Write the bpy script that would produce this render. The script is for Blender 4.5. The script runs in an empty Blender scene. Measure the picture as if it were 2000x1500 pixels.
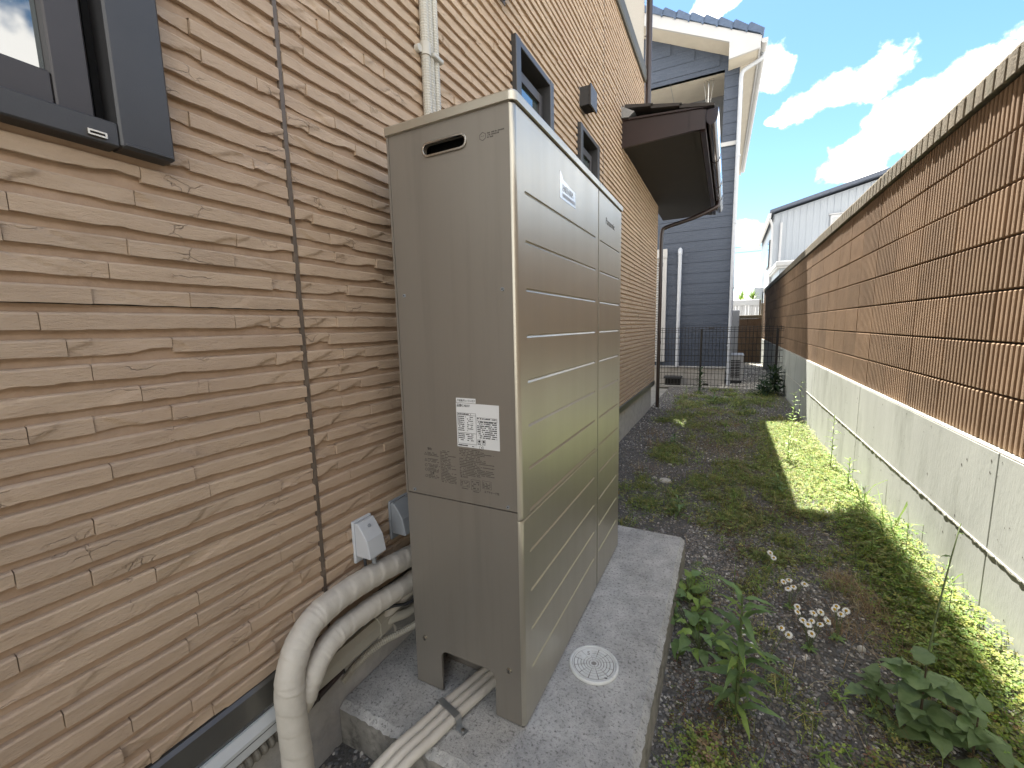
import bpy, math, random
import numpy as np
from mathutils import Vector, Matrix
from mathutils.geometry import tessellate_polygon
random.seed(7); RNG = np.random.default_rng(7)
sc = bpy.context.scene; COL = sc.collection
PI = math.pi

# ------------------------------------------------------------ camera
def make_camera():
    yaw, pitch, roll = math.radians(27.268), math.radians(-7.605), math.radians(-1.294)
    cy, sy, cp, sp = math.cos(yaw), math.sin(yaw), math.cos(pitch), math.sin(pitch)
    fwd = Vector((-sy*cp, cy*cp, sp)); right = Vector((cy, sy, 0)); up = right.cross(fwd)
    r2 = math.cos(roll)*right + math.sin(roll)*up; u2 = -math.sin(roll)*right + math.cos(roll)*up
    cd = bpy.data.cameras.new('camera'); co = bpy.data.objects.new('camera', cd); COL.objects.link(co)
    m = Matrix((r2, u2, -fwd)).transposed().to_4x4(); m.translation = (0.528, -1.0653, 1.2788)
    co.matrix_world = m
    cd.sensor_width = 36; cd.lens = 36*818.83/2000; cd.clip_start = 0.02; cd.clip_end = 2000
    sc.camera = co
make_camera()

# ------------------------------------------------------------ sky, sun, exposure
TO_SUN = Vector((-0.20, 0.45, 1.0)).normalized()
SKY, CLOUD, SUN, EXPO = 0.06, 0.84, 5.0, 2.22
def make_world():
    w = bpy.data.worlds.new('World'); sc.world = w; w.use_nodes = True
    nt = w.node_tree; N, L = nt.nodes, nt.links
    for n in list(N): N.remove(n)
    out = N.new('ShaderNodeOutputWorld'); bg = N.new('ShaderNodeBackground')
    sky = N.new('ShaderNodeTexSky'); sky.sky_type = 'NISHITA'; sky.sun_disc = False
    sky.sun_elevation = math.asin(TO_SUN.z); sky.sun_rotation = math.atan2(TO_SUN.x, TO_SUN.y)
    sky.air_density = 1.0; sky.dust_density = 0.3; sky.ozone_density = 1.2
    tc = N.new('ShaderNodeTexCoord')
    def mth(op, a, b=None, c=None):
        n = N.new('ShaderNodeMath'); n.operation = op
        for i, v in enumerate((a, b, c)):
            if v is None: continue
            if isinstance(v, (int, float)): n.inputs[i].default_value = v
            else: L.new(v, n.inputs[i])
        return n.outputs[0]
    nz = N.new('ShaderNodeTexNoise'); nz.inputs['Scale'].default_value = 11; nz.inputs['Detail'].default_value = 9; nz.inputs['Roughness'].default_value = 0.6
    L.new(tc.outputs['Generated'], nz.inputs['Vector'])
    nb = N.new('ShaderNodeTexNoise'); nb.inputs['Scale'].default_value = 2.1; nb.inputs['Detail'].default_value = 3
    L.new(tc.outputs['Generated'], nb.inputs['Vector'])
    # banks of cloud: direction, half-width, half-height (radians), tilt
    banks = CLOUDS
    best = None
    for d, rw, rh, tilt in banks:
        d = Vector(d).normalized(); rt = d.cross(Vector((0, 0, 1))).normalized(); up = rt.cross(d)
        ax = (math.cos(tilt)*rt + math.sin(tilt)*up)/rw; ay = (-math.sin(tilt)*rt + math.cos(tilt)*up)/rh
        vs = []
        for a in (ax, ay):
            dp = N.new('ShaderNodeVectorMath'); dp.operation = 'DOT_PRODUCT'; L.new(tc.outputs['Generated'], dp.inputs[0]); dp.inputs[1].default_value = a
            vs.append(dp.outputs['Value'])
        off = (ax.dot(d), ay.dot(d))
        u = mth('SUBTRACT', vs[0], off[0]); v = mth('SUBTRACT', vs[1], off[1])
        r = mth('SQRT', mth('ADD', mth('MULTIPLY', u, u), mth('MULTIPLY', v, v)))
        fd = N.new('ShaderNodeVectorMath'); fd.operation = 'DOT_PRODUCT'; L.new(tc.outputs['Generated'], fd.inputs[0]); fd.inputs[1].default_value = d
        k = mth('ADD', mth('SUBTRACT', 1.0, r), mth('MULTIPLY', mth('LESS_THAN', fd.outputs['Value'], 0.2), -9))
        best = k if best is None else mth('MAXIMUM', best, k)
    # scattered cumulus elsewhere in the sky, cover raised as neutral fill light
    sp = N.new('ShaderNodeSeparateXYZ'); L.new(tc.outputs['Generated'], sp.inputs[0])
    rest = mth('MULTIPLY_ADD', nb.outputs['Fac'], 5.0, -2.2)
    fwd = N.new('ShaderNodeVectorMath'); fwd.operation = 'DOT_PRODUCT'; L.new(tc.outputs['Generated'], fwd.inputs[0]); fwd.inputs[1].default_value = Vector((0.25, 0.9, 0.35)).normalized()
    away = N.new('ShaderNodeMapRange'); L.new(fwd.outputs['Value'], away.inputs[0]); away.inputs[1].default_value = 0.95; away.inputs[2].default_value = 0.6; away.inputs[3].default_value = -1.5; away.inputs[4].default_value = 0
    best = mth('MAXIMUM', best, mth('ADD', rest, away.outputs[0]))
    hz = N.new('ShaderNodeMapRange'); L.new(sp.outputs['Z'], hz.inputs[0]); hz.inputs[1].default_value = 0.16; hz.inputs[2].default_value = 0.0; hz.inputs[3].default_value = -1; hz.inputs[4].default_value = 0.75
    best = mth('MAXIMUM', best, hz.outputs[0])
    dens = mth('ADD', best, mth('MULTIPLY_ADD', nz.outputs['Fac'], 2.4, -1.2))
    mr = N.new('ShaderNodeMapRange'); mr.interpolation_type = 'SMOOTHSTEP'; L.new(dens, mr.inputs[0]); mr.inputs[1].default_value = 0.1; mr.inputs[2].default_value = 0.48
    sk = N.new('ShaderNodeMix'); sk.data_type = 'RGBA'; sk.blend_type = 'MULTIPLY'; sk.inputs['Factor'].default_value = 1; hs = N.new('ShaderNodeHueSaturation'); hs.inputs['Saturation'].default_value = 1.2; hs.inputs['Hue'].default_value = 0.497; L.new(sky.outputs[0], hs.inputs['Color']); L.new(hs.outputs[0], sk.inputs['A']); sk.inputs['B'].default_value = (SKY, SKY, SKY, 1)
    mx = N.new('ShaderNodeMix'); mx.data_type = 'RGBA'; L.new(mr.outputs[0], mx.inputs['Factor']); L.new(sk.outputs['Result'], mx.inputs['A'])
    mx.inputs['B'].default_value = (CLOUD*1.0, CLOUD*0.97, CLOUD*0.92, 1)
    bg.inputs['Strength'].default_value = 1.0
    L.new(mx.outputs['Result'], bg.inputs['Color']); L.new(bg.outputs[0], out.inputs['Surface'])
CLOUDS = [((0.150, 0.912, 0.380), 0.098, 0.046, 0.32), ((0.265, 0.911, 0.312), 0.155, 0.052, 0.34), ((0.045, 0.901, 0.430), 0.038, 0.052, 0.0),
          ((-0.04, 0.852, 0.522), 0.05, 0.022, 0.2), ((0.020, 0.984, 0.172), 0.055, 0.042, 0.0), ((0.058, 0.933, 0.355), 0.020, 0.010, -0.1), ((0.60, 0.72, 0.38), 0.24, 0.16, 0.3)]  # last bank lies out of view, added to brighten the cabinet front
make_world()
sl = bpy.data.lights.new('sun', 'SUN'); sl.energy = SUN; sl.angle = math.radians(0.53); sl.color = (1.0, 0.95, 0.87)
so = bpy.data.objects.new('sun', sl); COL.objects.link(so); so.rotation_euler = TO_SUN.to_track_quat('Z', 'Y').to_euler()
vs = sc.view_settings; vs.view_transform = 'Standard'; vs.look = 'None'; vs.gamma = 1; vs.exposure = EXPO; vs.use_curve_mapping = False
sc.render.resolution_x, sc.render.resolution_y = 1024, 768
sc.render.engine = 'CYCLES'
sc.cycles.max_bounces = 8; sc.cycles.diffuse_bounces = 5

# ------------------------------------------------------------ materials
def mat(name, c1, c2=None, scale=8.0, rough=0.7, bump=0.0, bscale=60.0, metal=0.0, stretch=(1, 1, 1), detail=6, c3=None, s3=2.0, t3=(0.5, 0.7), spec=0.5, vary=0.0, bstretch=None, coat=0.0, rvar=0.0):
    m = bpy.data.materials.new(name); m.use_nodes = True; nt = m.node_tree; N, L = nt.nodes, nt.links
    p = N['Principled BSDF']; p.inputs['Roughness'].default_value = rough; p.inputs['Metallic'].default_value = metal
    p.inputs['Specular IOR Level'].default_value = spec; p.inputs['Coat Weight'].default_value = coat
    geo = N.new('ShaderNodeNewGeometry'); pos = geo.outputs['Position']
    def mapped(st):
        if st == (1, 1, 1): return pos
        v = N.new('ShaderNodeVectorMath'); v.operation = 'MULTIPLY'; L.new(pos, v.inputs[0]); v.inputs[1].default_value = st; return v.outputs[0]
    if c2 is None: c2 = tuple(c*0.8 for c in c1)
    nz = N.new('ShaderNodeTexNoise'); nz.inputs['Scale'].default_value = scale; nz.inputs['Detail'].default_value = detail; nz.inputs['Roughness'].default_value = 0.62 if detail < 12 else 0.78
    L.new(mapped(stretch), nz.inputs['Vector'])
    rp = N.new('ShaderNodeMapRange'); rp.inputs[1].default_value = 0.32; rp.inputs[2].default_value = 0.68; L.new(nz.outputs['Fac'], rp.inputs[0])
    mx = N.new('ShaderNodeMix'); mx.data_type = 'RGBA'; L.new(rp.outputs[0], mx.inputs['Factor']); mx.inputs['A'].default_value = (*c1, 1); mx.inputs['B'].default_value = (*c2, 1)
    col = mx.outputs['Result']
    if c3 is not None:
        n3 = N.new('ShaderNodeTexNoise'); n3.inputs['Scale'].default_value = s3; n3.inputs['Detail'].default_value = 8; n3.inputs['Roughness'].default_value = 0.7; L.new(mapped(stretch), n3.inputs['Vector'])
        r3 = N.new('ShaderNodeMapRange'); r3.inputs[1].default_value = t3[0]; r3.inputs[2].default_value = t3[1]; L.new(n3.outputs['Fac'], r3.inputs[0])
        m3 = N.new('ShaderNodeMix'); m3.data_type = 'RGBA'; L.new(r3.outputs[0], m3.inputs['Factor']); L.new(col, m3.inputs['A']); m3.inputs['B'].default_value = (*c3, 1); col = m3.outputs['Result']
    if vary:
        oi = N.new('ShaderNodeObjectInfo'); r = N.new('ShaderNodeMapRange'); L.new(oi.outputs['Random'], r.inputs[0]); r.inputs[3].default_value = 1-vary; r.inputs[4].default_value = 1+vary
        hs = N.new('ShaderNodeHueSaturation'); L.new(r.outputs[0], hs.inputs['Value']); L.new(col, hs.inputs['Color']); col = hs.outputs['Color']
    L.new(col, p.inputs['Base Color'])
    if rvar:
        rr = N.new('ShaderNodeMapRange'); L.new(nz.outputs['Fac'], rr.inputs[0]); rr.inputs[1].default_value = .3; rr.inputs[2].default_value = .7; rr.inputs[3].default_value = rough-rvar; rr.inputs[4].default_value = rough+rvar; L.new(rr.outputs[0], p.inputs['Roughness'])
    if bump:
        bn = N.new('ShaderNodeTexNoise'); bn.inputs['Scale'].default_value = bscale; bn.inputs['Detail'].default_value = 7; bn.inputs['Roughness'].default_value = 0.65; L.new(mapped(bstretch or stretch), bn.inputs['Vector'])
        b = N.new('ShaderNodeBump'); b.inputs['Strength'].default_value = 1.0; b.inputs['Distance'].default_value = bump; L.new(bn.outputs['Fac'], b.inputs['Height']); L.new(b.outputs[0], p.inputs['Normal'])
    return m
def attr_mat(name, rough=0.7, trans=0.0, bump=0.0, bscale=200, spec=0.4):
    m = bpy.data.materials.new(name); m.use_nodes = True; nt = m.node_tree; N, L = nt.nodes, nt.links
    p = N['Principled BSDF']; p.inputs['Roughness'].default_value = rough; p.inputs['Specular IOR Level'].default_value = spec
    a = N.new('ShaderNodeAttribute'); a.attribute_name = 'col'; L.new(a.outputs['Color'], p.inputs['Base Color'])
    if bump:
        bn = N.new('ShaderNodeTexNoise'); bn.inputs['Scale'].default_value = bscale; geo = N.new('ShaderNodeNewGeometry'); L.new(geo.outputs['Position'], bn.inputs['Vector'])
        b = N.new('ShaderNodeBump'); b.inputs['Distance'].default_value = bump; L.new(bn.outputs['Fac'], b.inputs['Height']); L.new(b.outputs[0], p.inputs['Normal'])
    if trans:
        t = N.new('ShaderNodeBsdfTranslucent'); L.new(a.outputs['Color'], t.inputs['Color']); mx = N.new('ShaderNodeMixShader'); mx.inputs[0].default_value = trans
        L.new(p.outputs[0], mx.inputs[1]); L.new(t.outputs[0], mx.inputs[2]); L.new(mx.outputs[0], N['Material Output'].inputs['Surface'])
    return m
def leaf_mat(name, c1, c2, trans=0.3, scale=40):
    m = mat(name, c1, c2, scale=scale, rough=0.5, bump=0.0008, bscale=120, vary=0.25)
    nt = m.node_tree; N, L = nt.nodes, nt.links; p = N['Principled BSDF']
    t = N.new('ShaderNodeBsdfTranslucent'); L.new(p.inputs['Base Color'].links[0].from_socket, t.inputs['Color'])
    mx = N.new('ShaderNodeMixShader'); mx.inputs[0].default_value = trans
    L.new(p.outputs[0], mx.inputs[1]); L.new(t.outputs[0], mx.inputs[2]); L.new(mx.outputs[0], N['Material Output'].inputs['Surface'])
    return m
def glass_mat(name, tint, rough=0.03):
    m = bpy.data.materials.new(name); m.use_nodes = True; p = m.node_tree.nodes['Principled BSDF']
    p.inputs['Base Color'].default_value = (*tint, 1); p.inputs['Roughness'].default_value = rough; p.inputs['Specular IOR Level'].default_value = 1.0; p.inputs['Coat Weight'].default_value = 1.0; p.inputs['Coat Roughness'].default_value = 0.02; p.inputs['IOR'].default_value = 1.9
    return m

M_PLANK = mat('siding_face', (0.525, 0.398, 0.278), (0.445, 0.330, 0.226), scale=14, rough=0.85, bump=0.0035, bscale=26, stretch=(1, 0.35, 1.6), vary=0.06, c3=(0.29, 0.20, 0.12), s3=30, t3=(0.60, 0.75), bstretch=(1, 0.5, 1.3))
def cracks(m):
    # thin split lines and slanting grain of the moulded stone face
    nt = m.node_tree; N, L = nt.nodes, nt.links; p = N['Principled BSDF']
    geo = N.new('ShaderNodeNewGeometry'); mp = N.new('ShaderNodeMapping'); mp.inputs['Rotation'].default_value = (math.radians(33), 0, 0); mp.inputs['Scale'].default_value = (1, 2.2, 9); L.new(geo.outputs['Position'], mp.inputs['Vector'])
    nw = N.new('ShaderNodeTexNoise'); nw.inputs['Scale'].default_value = 9; nw.inputs['Detail'].default_value = 5; L.new(geo.outputs['Position'], nw.inputs['Vector'])
    ad = N.new('ShaderNodeVectorMath'); ad.operation = 'MULTIPLY_ADD'; L.new(nw.outputs['Color'], ad.inputs[0]); ad.inputs[1].default_value = (.8, .8, .8); L.new(mp.outputs[0], ad.inputs[2])
    vo = N.new('ShaderNodeTexVoronoi'); vo.feature = 'DISTANCE_TO_EDGE'; vo.inputs['Scale'].default_value = 2.6; L.new(ad.outputs[0], vo.inputs['Vector'])
    ln = N.new('ShaderNodeMapRange'); ln.inputs[1].default_value = .0; ln.inputs[2].default_value = .022; ln.inputs[3].default_value = 1; ln.inputs[4].default_value = 0; L.new(vo.outputs['Distance'], ln.inputs[0])
    mk = N.new('ShaderNodeTexNoise'); mk.inputs['Scale'].default_value = 6.5; mk.inputs['Detail'].default_value = 2; L.new(geo.outputs['Position'], mk.inputs['Vector'])
    mr = N.new('ShaderNodeMapRange'); mr.inputs[1].default_value = .58; mr.inputs[2].default_value = .64; L.new(mk.outputs['Fac'], mr.inputs[0])
    mu = N.new('ShaderNodeMath'); mu.operation = 'MULTIPLY'; L.new(ln.outputs[0], mu.inputs[0]); L.new(mr.outputs[0], mu.inputs[1])
    old = p.inputs['Base Color'].links[0].from_socket; mx = N.new('ShaderNodeMix'); mx.data_type = 'RGBA'; L.new(old, mx.inputs['A']); mx.inputs['B'].default_value = (.17, .115, .07, 1)
    m2 = N.new('ShaderNodeMath'); m2.operation = 'MULTIPLY'; L.new(mu.outputs[0], m2.inputs[0]); m2.inputs[1].default_value = .38; L.new(m2.outputs[0], mx.inputs['Factor']); L.new(mx.outputs['Result'], p.inputs['Base Color'])
    lo = N.new('ShaderNodeTexNoise'); lo.inputs['Scale'].default_value = 1.6; lo.inputs['Detail'].default_value = 6; L.new(geo.outputs['Position'], lo.inputs['Vector']); lr = N.new('ShaderNodeMapRange'); lr.inputs[1].default_value = .42; lr.inputs[2].default_value = .72; lr.inputs[4].default_value = .6; L.new(lo.outputs['Fac'], lr.inputs[0])
    m4 = N.new('ShaderNodeMix'); m4.data_type = 'RGBA'; L.new(lr.outputs[0], m4.inputs['Factor']); L.new(mx.outputs['Result'], m4.inputs['A']); m4.inputs['B'].default_value = (.44, .315, .222, 1); L.new(m4.outputs['Result'], p.inputs['Base Color'])
    gr = N.new('ShaderNodeTexNoise'); gr.inputs['Scale'].default_value = 26; gr.inputs['Detail'].default_value = 8; gr.inputs['Roughness'].default_value = .7; L.new(mp.outputs[0], gr.inputs['Vector'])
    b1 = p.inputs['Normal'].links[0].from_socket; b = N.new('ShaderNodeBump'); b.inputs['Distance'].default_value = .0036; L.new(gr.outputs['Fac'], b.inputs['Height']); L.new(b1, b.inputs['Normal'])
    b2 = N.new('ShaderNodeBump'); b2.invert = True; b2.inputs['Distance'].default_value = .0025; L.new(mu.outputs[0], b2.inputs['Height']); L.new(b.outputs[0], b2.inputs['Normal']); L.new(b2.outputs[0], p.inputs['Normal'])
cracks(M_PLANK)
M_JOINT = mat('siding_recess', (0.43, 0.308, 0.212), (0.35, 0.247, 0.168), scale=20, rough=0.9, bump=0.002, bscale=90)
M_CAULK = mat('caulk', (0.15, 0.115, 0.085), (0.10, 0.078, 0.06), scale=30, rough=0.6, c3=(0.35, 0.3, 0.27), s3=40, t3=(.62, .7))
M_FLASH = mat('flashing_metal', (0.21, 0.205, 0.185), (0.18, 0.175, 0.16), rough=0.28, metal=0.75)
M_FOUND = mat('foundation_mortar', (0.46, 0.44, 0.41), (0.36, 0.345, 0.32), scale=18, rough=0.9, bump=0.004, bscale=35, c3=(0.25, 0.235, 0.21), s3=5, t3=(.55, .75))
M_FRAME = mat('window_aluminium', (0.056, 0.055, 0.056), (0.048, 0.048, 0.049), rough=0.42, metal=0.2, bump=0.0003, bscale=300)
M_SASH = mat('sash_aluminium', (0.058, 0.052, 0.052), (0.05, 0.046, 0.046), rough=0.45, metal=0.3)
M_BLACK = mat('black_recess', (0.006, 0.006, 0.006), (0.004, 0.004, 0.004), rough=0.9)
M_GLASS = glass_mat('glass', (0.03, 0.05, 0.05))
M_UPWALL = mat('roughcast', (0.52, 0.47, 0.40), (0.42, 0.38, 0.32), scale=70, rough=0.95, bump=0.006, bscale=120)
M_TRIM = mat('trim_metal', (0.085, 0.08, 0.064), (0.07, 0.066, 0.053), rough=0.6, metal=0.2)
M_BROWN = mat('brown_eave_metal', (0.030, 0.017, 0.016), (0.023, 0.014, 0.013), scale=6, rough=0.35, bump=0.0006, bscale=30, c3=(0.05, 0.043, 0.037), s3=14, t3=(.68, .8))
M_GUTTER = mat('glossy_gutter', (0.035, 0.024, 0.022), (0.03, 0.02, 0.018), rough=0.16, spec=1.0, coat=1.0)
M_SOFFIT = mat('brown_soffit', (0.018, 0.015, 0.012), (0.014, 0.012, 0.010), rough=0.7)
M_SLATE = mat('roof_slate', (0.035, 0.03, 0.028), (0.05, 0.042, 0.036), rough=0.8)
M_GALV = mat('galvanised_metal', (0.42, 0.44, 0.45), (0.34, 0.36, 0.37), scale=25, rough=0.35, metal=0.8)
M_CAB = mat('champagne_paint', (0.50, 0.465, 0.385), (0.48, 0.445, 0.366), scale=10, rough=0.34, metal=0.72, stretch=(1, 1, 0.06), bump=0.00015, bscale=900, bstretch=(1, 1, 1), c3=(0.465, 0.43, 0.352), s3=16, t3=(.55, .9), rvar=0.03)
M_CABSHADE = mat('champagne_paint_shaded', (0.272, 0.250, 0.216), (0.262, 0.240, 0.207), scale=9, rough=0.42, metal=0.5, stretch=(1, 1, 0.05), bump=0.00015, bscale=900, bstretch=(1, 1, 1), c3=(0.215, 0.2, 0.175), s3=17, t3=(.50, .85))  # cabinet paint darkened; the side's weaker light is put into its colour
M_SEAM = mat('dark_seam', (0.02, 0.018, 0.016), rough=0.8)
M_STEEL = mat('stainless_steel', (0.55, 0.52, 0.46), (0.48, 0.45, 0.4), scale=60, rough=0.25, metal=0.95)
M_STICK = mat('white_sticker', (0.72, 0.73, 0.73), (0.68, 0.69, 0.69), rough=0.4)
M_CLEARST = mat('silvery_sticker', (0.60, 0.60, 0.58), (0.55, 0.55, 0.53), rough=0.22, metal=0.6)
M_INK = mat('printed_ink', (0.02, 0.02, 0.022), rough=0.6)
M_FADED = mat('faded_ink', (0.075, 0.066, 0.056), (0.10, 0.09, 0.077), scale=120, rough=0.6)
M_BLUEINK = mat('blue_grey_ink', (0.40, 0.42, 0.44), rough=0.5)
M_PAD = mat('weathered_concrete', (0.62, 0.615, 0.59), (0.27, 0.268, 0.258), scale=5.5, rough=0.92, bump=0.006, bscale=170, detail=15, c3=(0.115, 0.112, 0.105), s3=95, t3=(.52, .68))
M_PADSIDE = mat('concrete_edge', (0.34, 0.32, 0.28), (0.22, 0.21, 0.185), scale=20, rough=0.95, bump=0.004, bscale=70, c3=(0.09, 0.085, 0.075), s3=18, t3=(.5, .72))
M_WRAP = mat('cream_pipe_wrap', (0.56, 0.525, 0.46), (0.50, 0.465, 0.40), scale=12, rough=0.55, bump=0.0022, bscale=34, stretch=(1, 1, 1), c3=(0.31, 0.275, 0.22), s3=5, t3=(.6, .85))
M_DUCT = mat('duct_plastic', (0.40, 0.375, 0.31), (0.35, 0.33, 0.27), rough=0.35, c3=(0.32, 0.29, 0.23), s3=8, t3=(.62, .85))
M_DUCTW = mat('pale_duct_plastic', (0.50, 0.52, 0.52), (0.45, 0.47, 0.47), rough=0.3, c3=(0.3, 0.29, 0.26), s3=10, t3=(.62, .85))
M_HOSE = mat('grey_hose', (0.20, 0.185, 0.155), (0.15, 0.14, 0.118), rough=0.6)
M_CONDUIT = mat('ivory_conduit', (0.50, 0.475, 0.41), (0.45, 0.425, 0.365), rough=0.4)
M_WHITEPL = mat('white_plastic', (0.52, 0.54, 0.56), (0.48, 0.50, 0.52), rough=0.35)
M_GREYPL = mat('grey_plastic', (0.26, 0.28, 0.30), (0.23, 0.25, 0.27), rough=0.4)
M_COVER = mat('drain_cover_plastic', (0.70, 0.71, 0.69), (0.6, 0.61, 0.59), scale=20, rough=0.45, c3=(0.42, 0.40, 0.36), s3=40, t3=(.58, .75))
M_COVERD = mat('drain_cover_dirt', (0.30, 0.29, 0.27), (0.22, 0.21, 0.19), rough=0.8)
M_CONC = mat('cast_concrete', (0.42, 0.44, 0.40), (0.35, 0.367, 0.333), scale=3.5, rough=0.85, bump=0.0012, bscale=60, detail=9, c3=(0.22, 0.235, 0.20), s3=3.2, t3=(.50, .78), stretch=(1, 1, 0.3))
M_CONCTOP = mat('concrete_top', (0.52, 0.51, 0.45), (0.42, 0.41, 0.36), scale=40, rough=0.95, bump=0.004, bscale=90)
M_BLOCK = mat('ribbed_block', (0.275, 0.186, 0.116), (0.212, 0.140, 0.086), scale=5, rough=0.95, bump=0.0016, bscale=210, vary=0.14, c3=(0.38, 0.275, 0.185), s3=160, t3=(.58, .72))
M_MORTAR = mat('dark_mortar', (0.07, 0.058, 0.048), (0.05, 0.042, 0.035), rough=0.95)
M_CAP = mat('wall_cap_block', (0.20, 0.170, 0.122), (0.13, 0.110, 0.078), scale=22, rough=0.95, bump=0.006, bscale=90, c3=(0.13, 0.125, 0.085), s3=9, t3=(.5, .7), vary=0.08)
M_GROUND = mat('dark_gravel_soil', (0.165, 0.158, 0.148), (0.085, 0.081, 0.075), scale=90, rough=0.95, bump=0.012, bscale=110, detail=9, c3=(0.17, 0.16, 0.145), s3=170, t3=(.6, .7))
M_PALEGR = mat('pale_gravel', (0.42, 0.40, 0.36), (0.30, 0.285, 0.25), scale=60, rough=0.95, bump=0.02, bscale=70, c3=(0.2, 0.185, 0.16), s3=90, t3=(.58, .68))
M_FARGR = mat('far_ground', (0.30, 0.29, 0.26), (0.22, 0.21, 0.19), scale=3, rough=0.95)
M_BLUE = mat('blue_siding', (0.062, 0.079, 0.112), (0.050, 0.065, 0.094), scale=9, rough=0.6, bump=0.0008, bscale=120)
def bricks(m):
    nt = m.node_tree; N, L = nt.nodes, nt.links; p = N['Principled BSDF']; geo = N.new('ShaderNodeNewGeometry')
    sp = N.new('ShaderNodeSeparateXYZ'); L.new(geo.outputs['Position'], sp.inputs[0]); ad = N.new('ShaderNodeMath'); L.new(sp.outputs[0], ad.inputs[0]); L.new(sp.outputs[1], ad.inputs[1])
    cb = N.new('ShaderNodeCombineXYZ'); L.new(ad.outputs[0], cb.inputs[0]); L.new(sp.outputs[2], cb.inputs[1])
    br = N.new('ShaderNodeTexBrick'); L.new(cb.outputs[0], br.inputs['Vector']); br.inputs['Scale'].default_value = 1; br.inputs['Mortar Size'].default_value = .006; br.inputs['Mortar Smooth'].default_value = .4
    br.inputs['Brick Width'].default_value = .17; br.inputs['Row Height'].default_value = .0606; br.inputs['Color1'].default_value = (.052, .067, .096, 1); br.inputs['Color2'].default_value = (.066, .083, .118, 1); br.inputs['Mortar'].default_value = (.085, .105, .155, 1)
    old = p.inputs['Base Color'].links[0].from_socket; mx = N.new('ShaderNodeMix'); mx.data_type = 'RGBA'; mx.inputs['Factor'].default_value = .55; L.new(old, mx.inputs['A']); L.new(br.outputs['Color'], mx.inputs['B']); L.new(mx.outputs['Result'], p.inputs['Base Color'])
    b1 = p.inputs['Normal'].links[0].from_socket; b = N.new('ShaderNodeBump'); b.invert = True; b.inputs['Distance'].default_value = .003; L.new(br.outputs['Fac'], b.inputs['Height']); L.new(b1, b.inputs['Normal']); L.new(b.outputs[0], p.inputs['Normal'])
bricks(M_BLUE)
M_BLUEJ = mat('blue_siding_joint', (0.05, 0.055, 0.08), rough=0.8)
M_BLUEROOF = mat('blue_roof_tile', (0.085, 0.125, 0.20), (0.06, 0.09, 0.15), scale=14, rough=0.55, bump=0.002, bscale=60, vary=0.12)
M_WHITE = mat('white_paint', (0.50, 0.50, 0.50), (0.46, 0.46, 0.46), scale=3, rough=0.5)
M_CREAM = mat('cream_soffit', (0.58, 0.54, 0.46), (0.52, 0.48, 0.41), scale=4, rough=0.8, bump=0.002, bscale=150)
M_GREYWALL = mat('loggia_wall', (0.16, 0.17, 0.185), (0.13, 0.14, 0.155), rough=0.8)
M_WSIDING = mat('white_metal_siding', (0.36, 0.385, 0.41), (0.33, 0.355, 0.38), scale=1.5, rough=0.5, stretch=(1, 1, 0.2))
M_ROOFBLUE = mat('grey_blue_roof_edge', (0.10, 0.115, 0.15), (0.08, 0.095, 0.125), rough=0.5)
M_FENCE = mat('black_wire', (0.018, 0.015, 0.014), rough=0.5)
M_POWER = mat('power_line_rubber', (0.05, 0.055, 0.06), rough=0.8)
M_PVC = mat('pale_grey_pvc', (0.50, 0.53, 0.58), (0.45, 0.48, 0.53), rough=0.35)
M_PEBBLE = attr_mat('pebbles', rough=0.75, bump=0.0012, bscale=500)
M_WEED = attr_mat('weeds', rough=0.55, trans=0.35)
M_STRAW = attr_mat('straw', rough=0.7, trans=0.25)
M_LEAFM = leaf_mat('mid_green_leaf', (0.185, 0.29, 0.10), (0.125, 0.215, 0.072))
M_LEAFD = leaf_mat('dark_green_leaf', (0.042, 0.078, 0.028), (0.028, 0.055, 0.020))
M_LEAFL = leaf_mat('light_green_leaf', (0.27, 0.38, 0.09), (0.19, 0.30, 0.065))
M_LEAFB = leaf_mat('blue_green_leaf', (0.22, 0.31, 0.135), (0.16, 0.25, 0.10))
M_STEM = mat('green_stem', (0.11, 0.15, 0.055), (0.085, 0.11, 0.04), rough=0.6)
M_STEMB = mat('brown_stem', (0.10, 0.075, 0.045), (0.07, 0.05, 0.03), rough=0.7)
M_PETAL = mat('white_petal', (0.78, 0.78, 0.75), (0.7, 0.7, 0.66), rough=0.6)
M_DISC = mat('yellow_disc', (0.55, 0.36, 0.03), (0.42, 0.26, 0.02), rough=0.8)
M_STONE = mat('white_stone', (0.60, 0.58, 0.53), (0.46, 0.44, 0.40), scale=40, rough=0.85, bump=0.002, bscale=80)
M_DARKBOX = mat('dark_step_plastic', (0.03, 0.032, 0.036), (0.04, 0.042, 0.046), rough=0.6)

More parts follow.
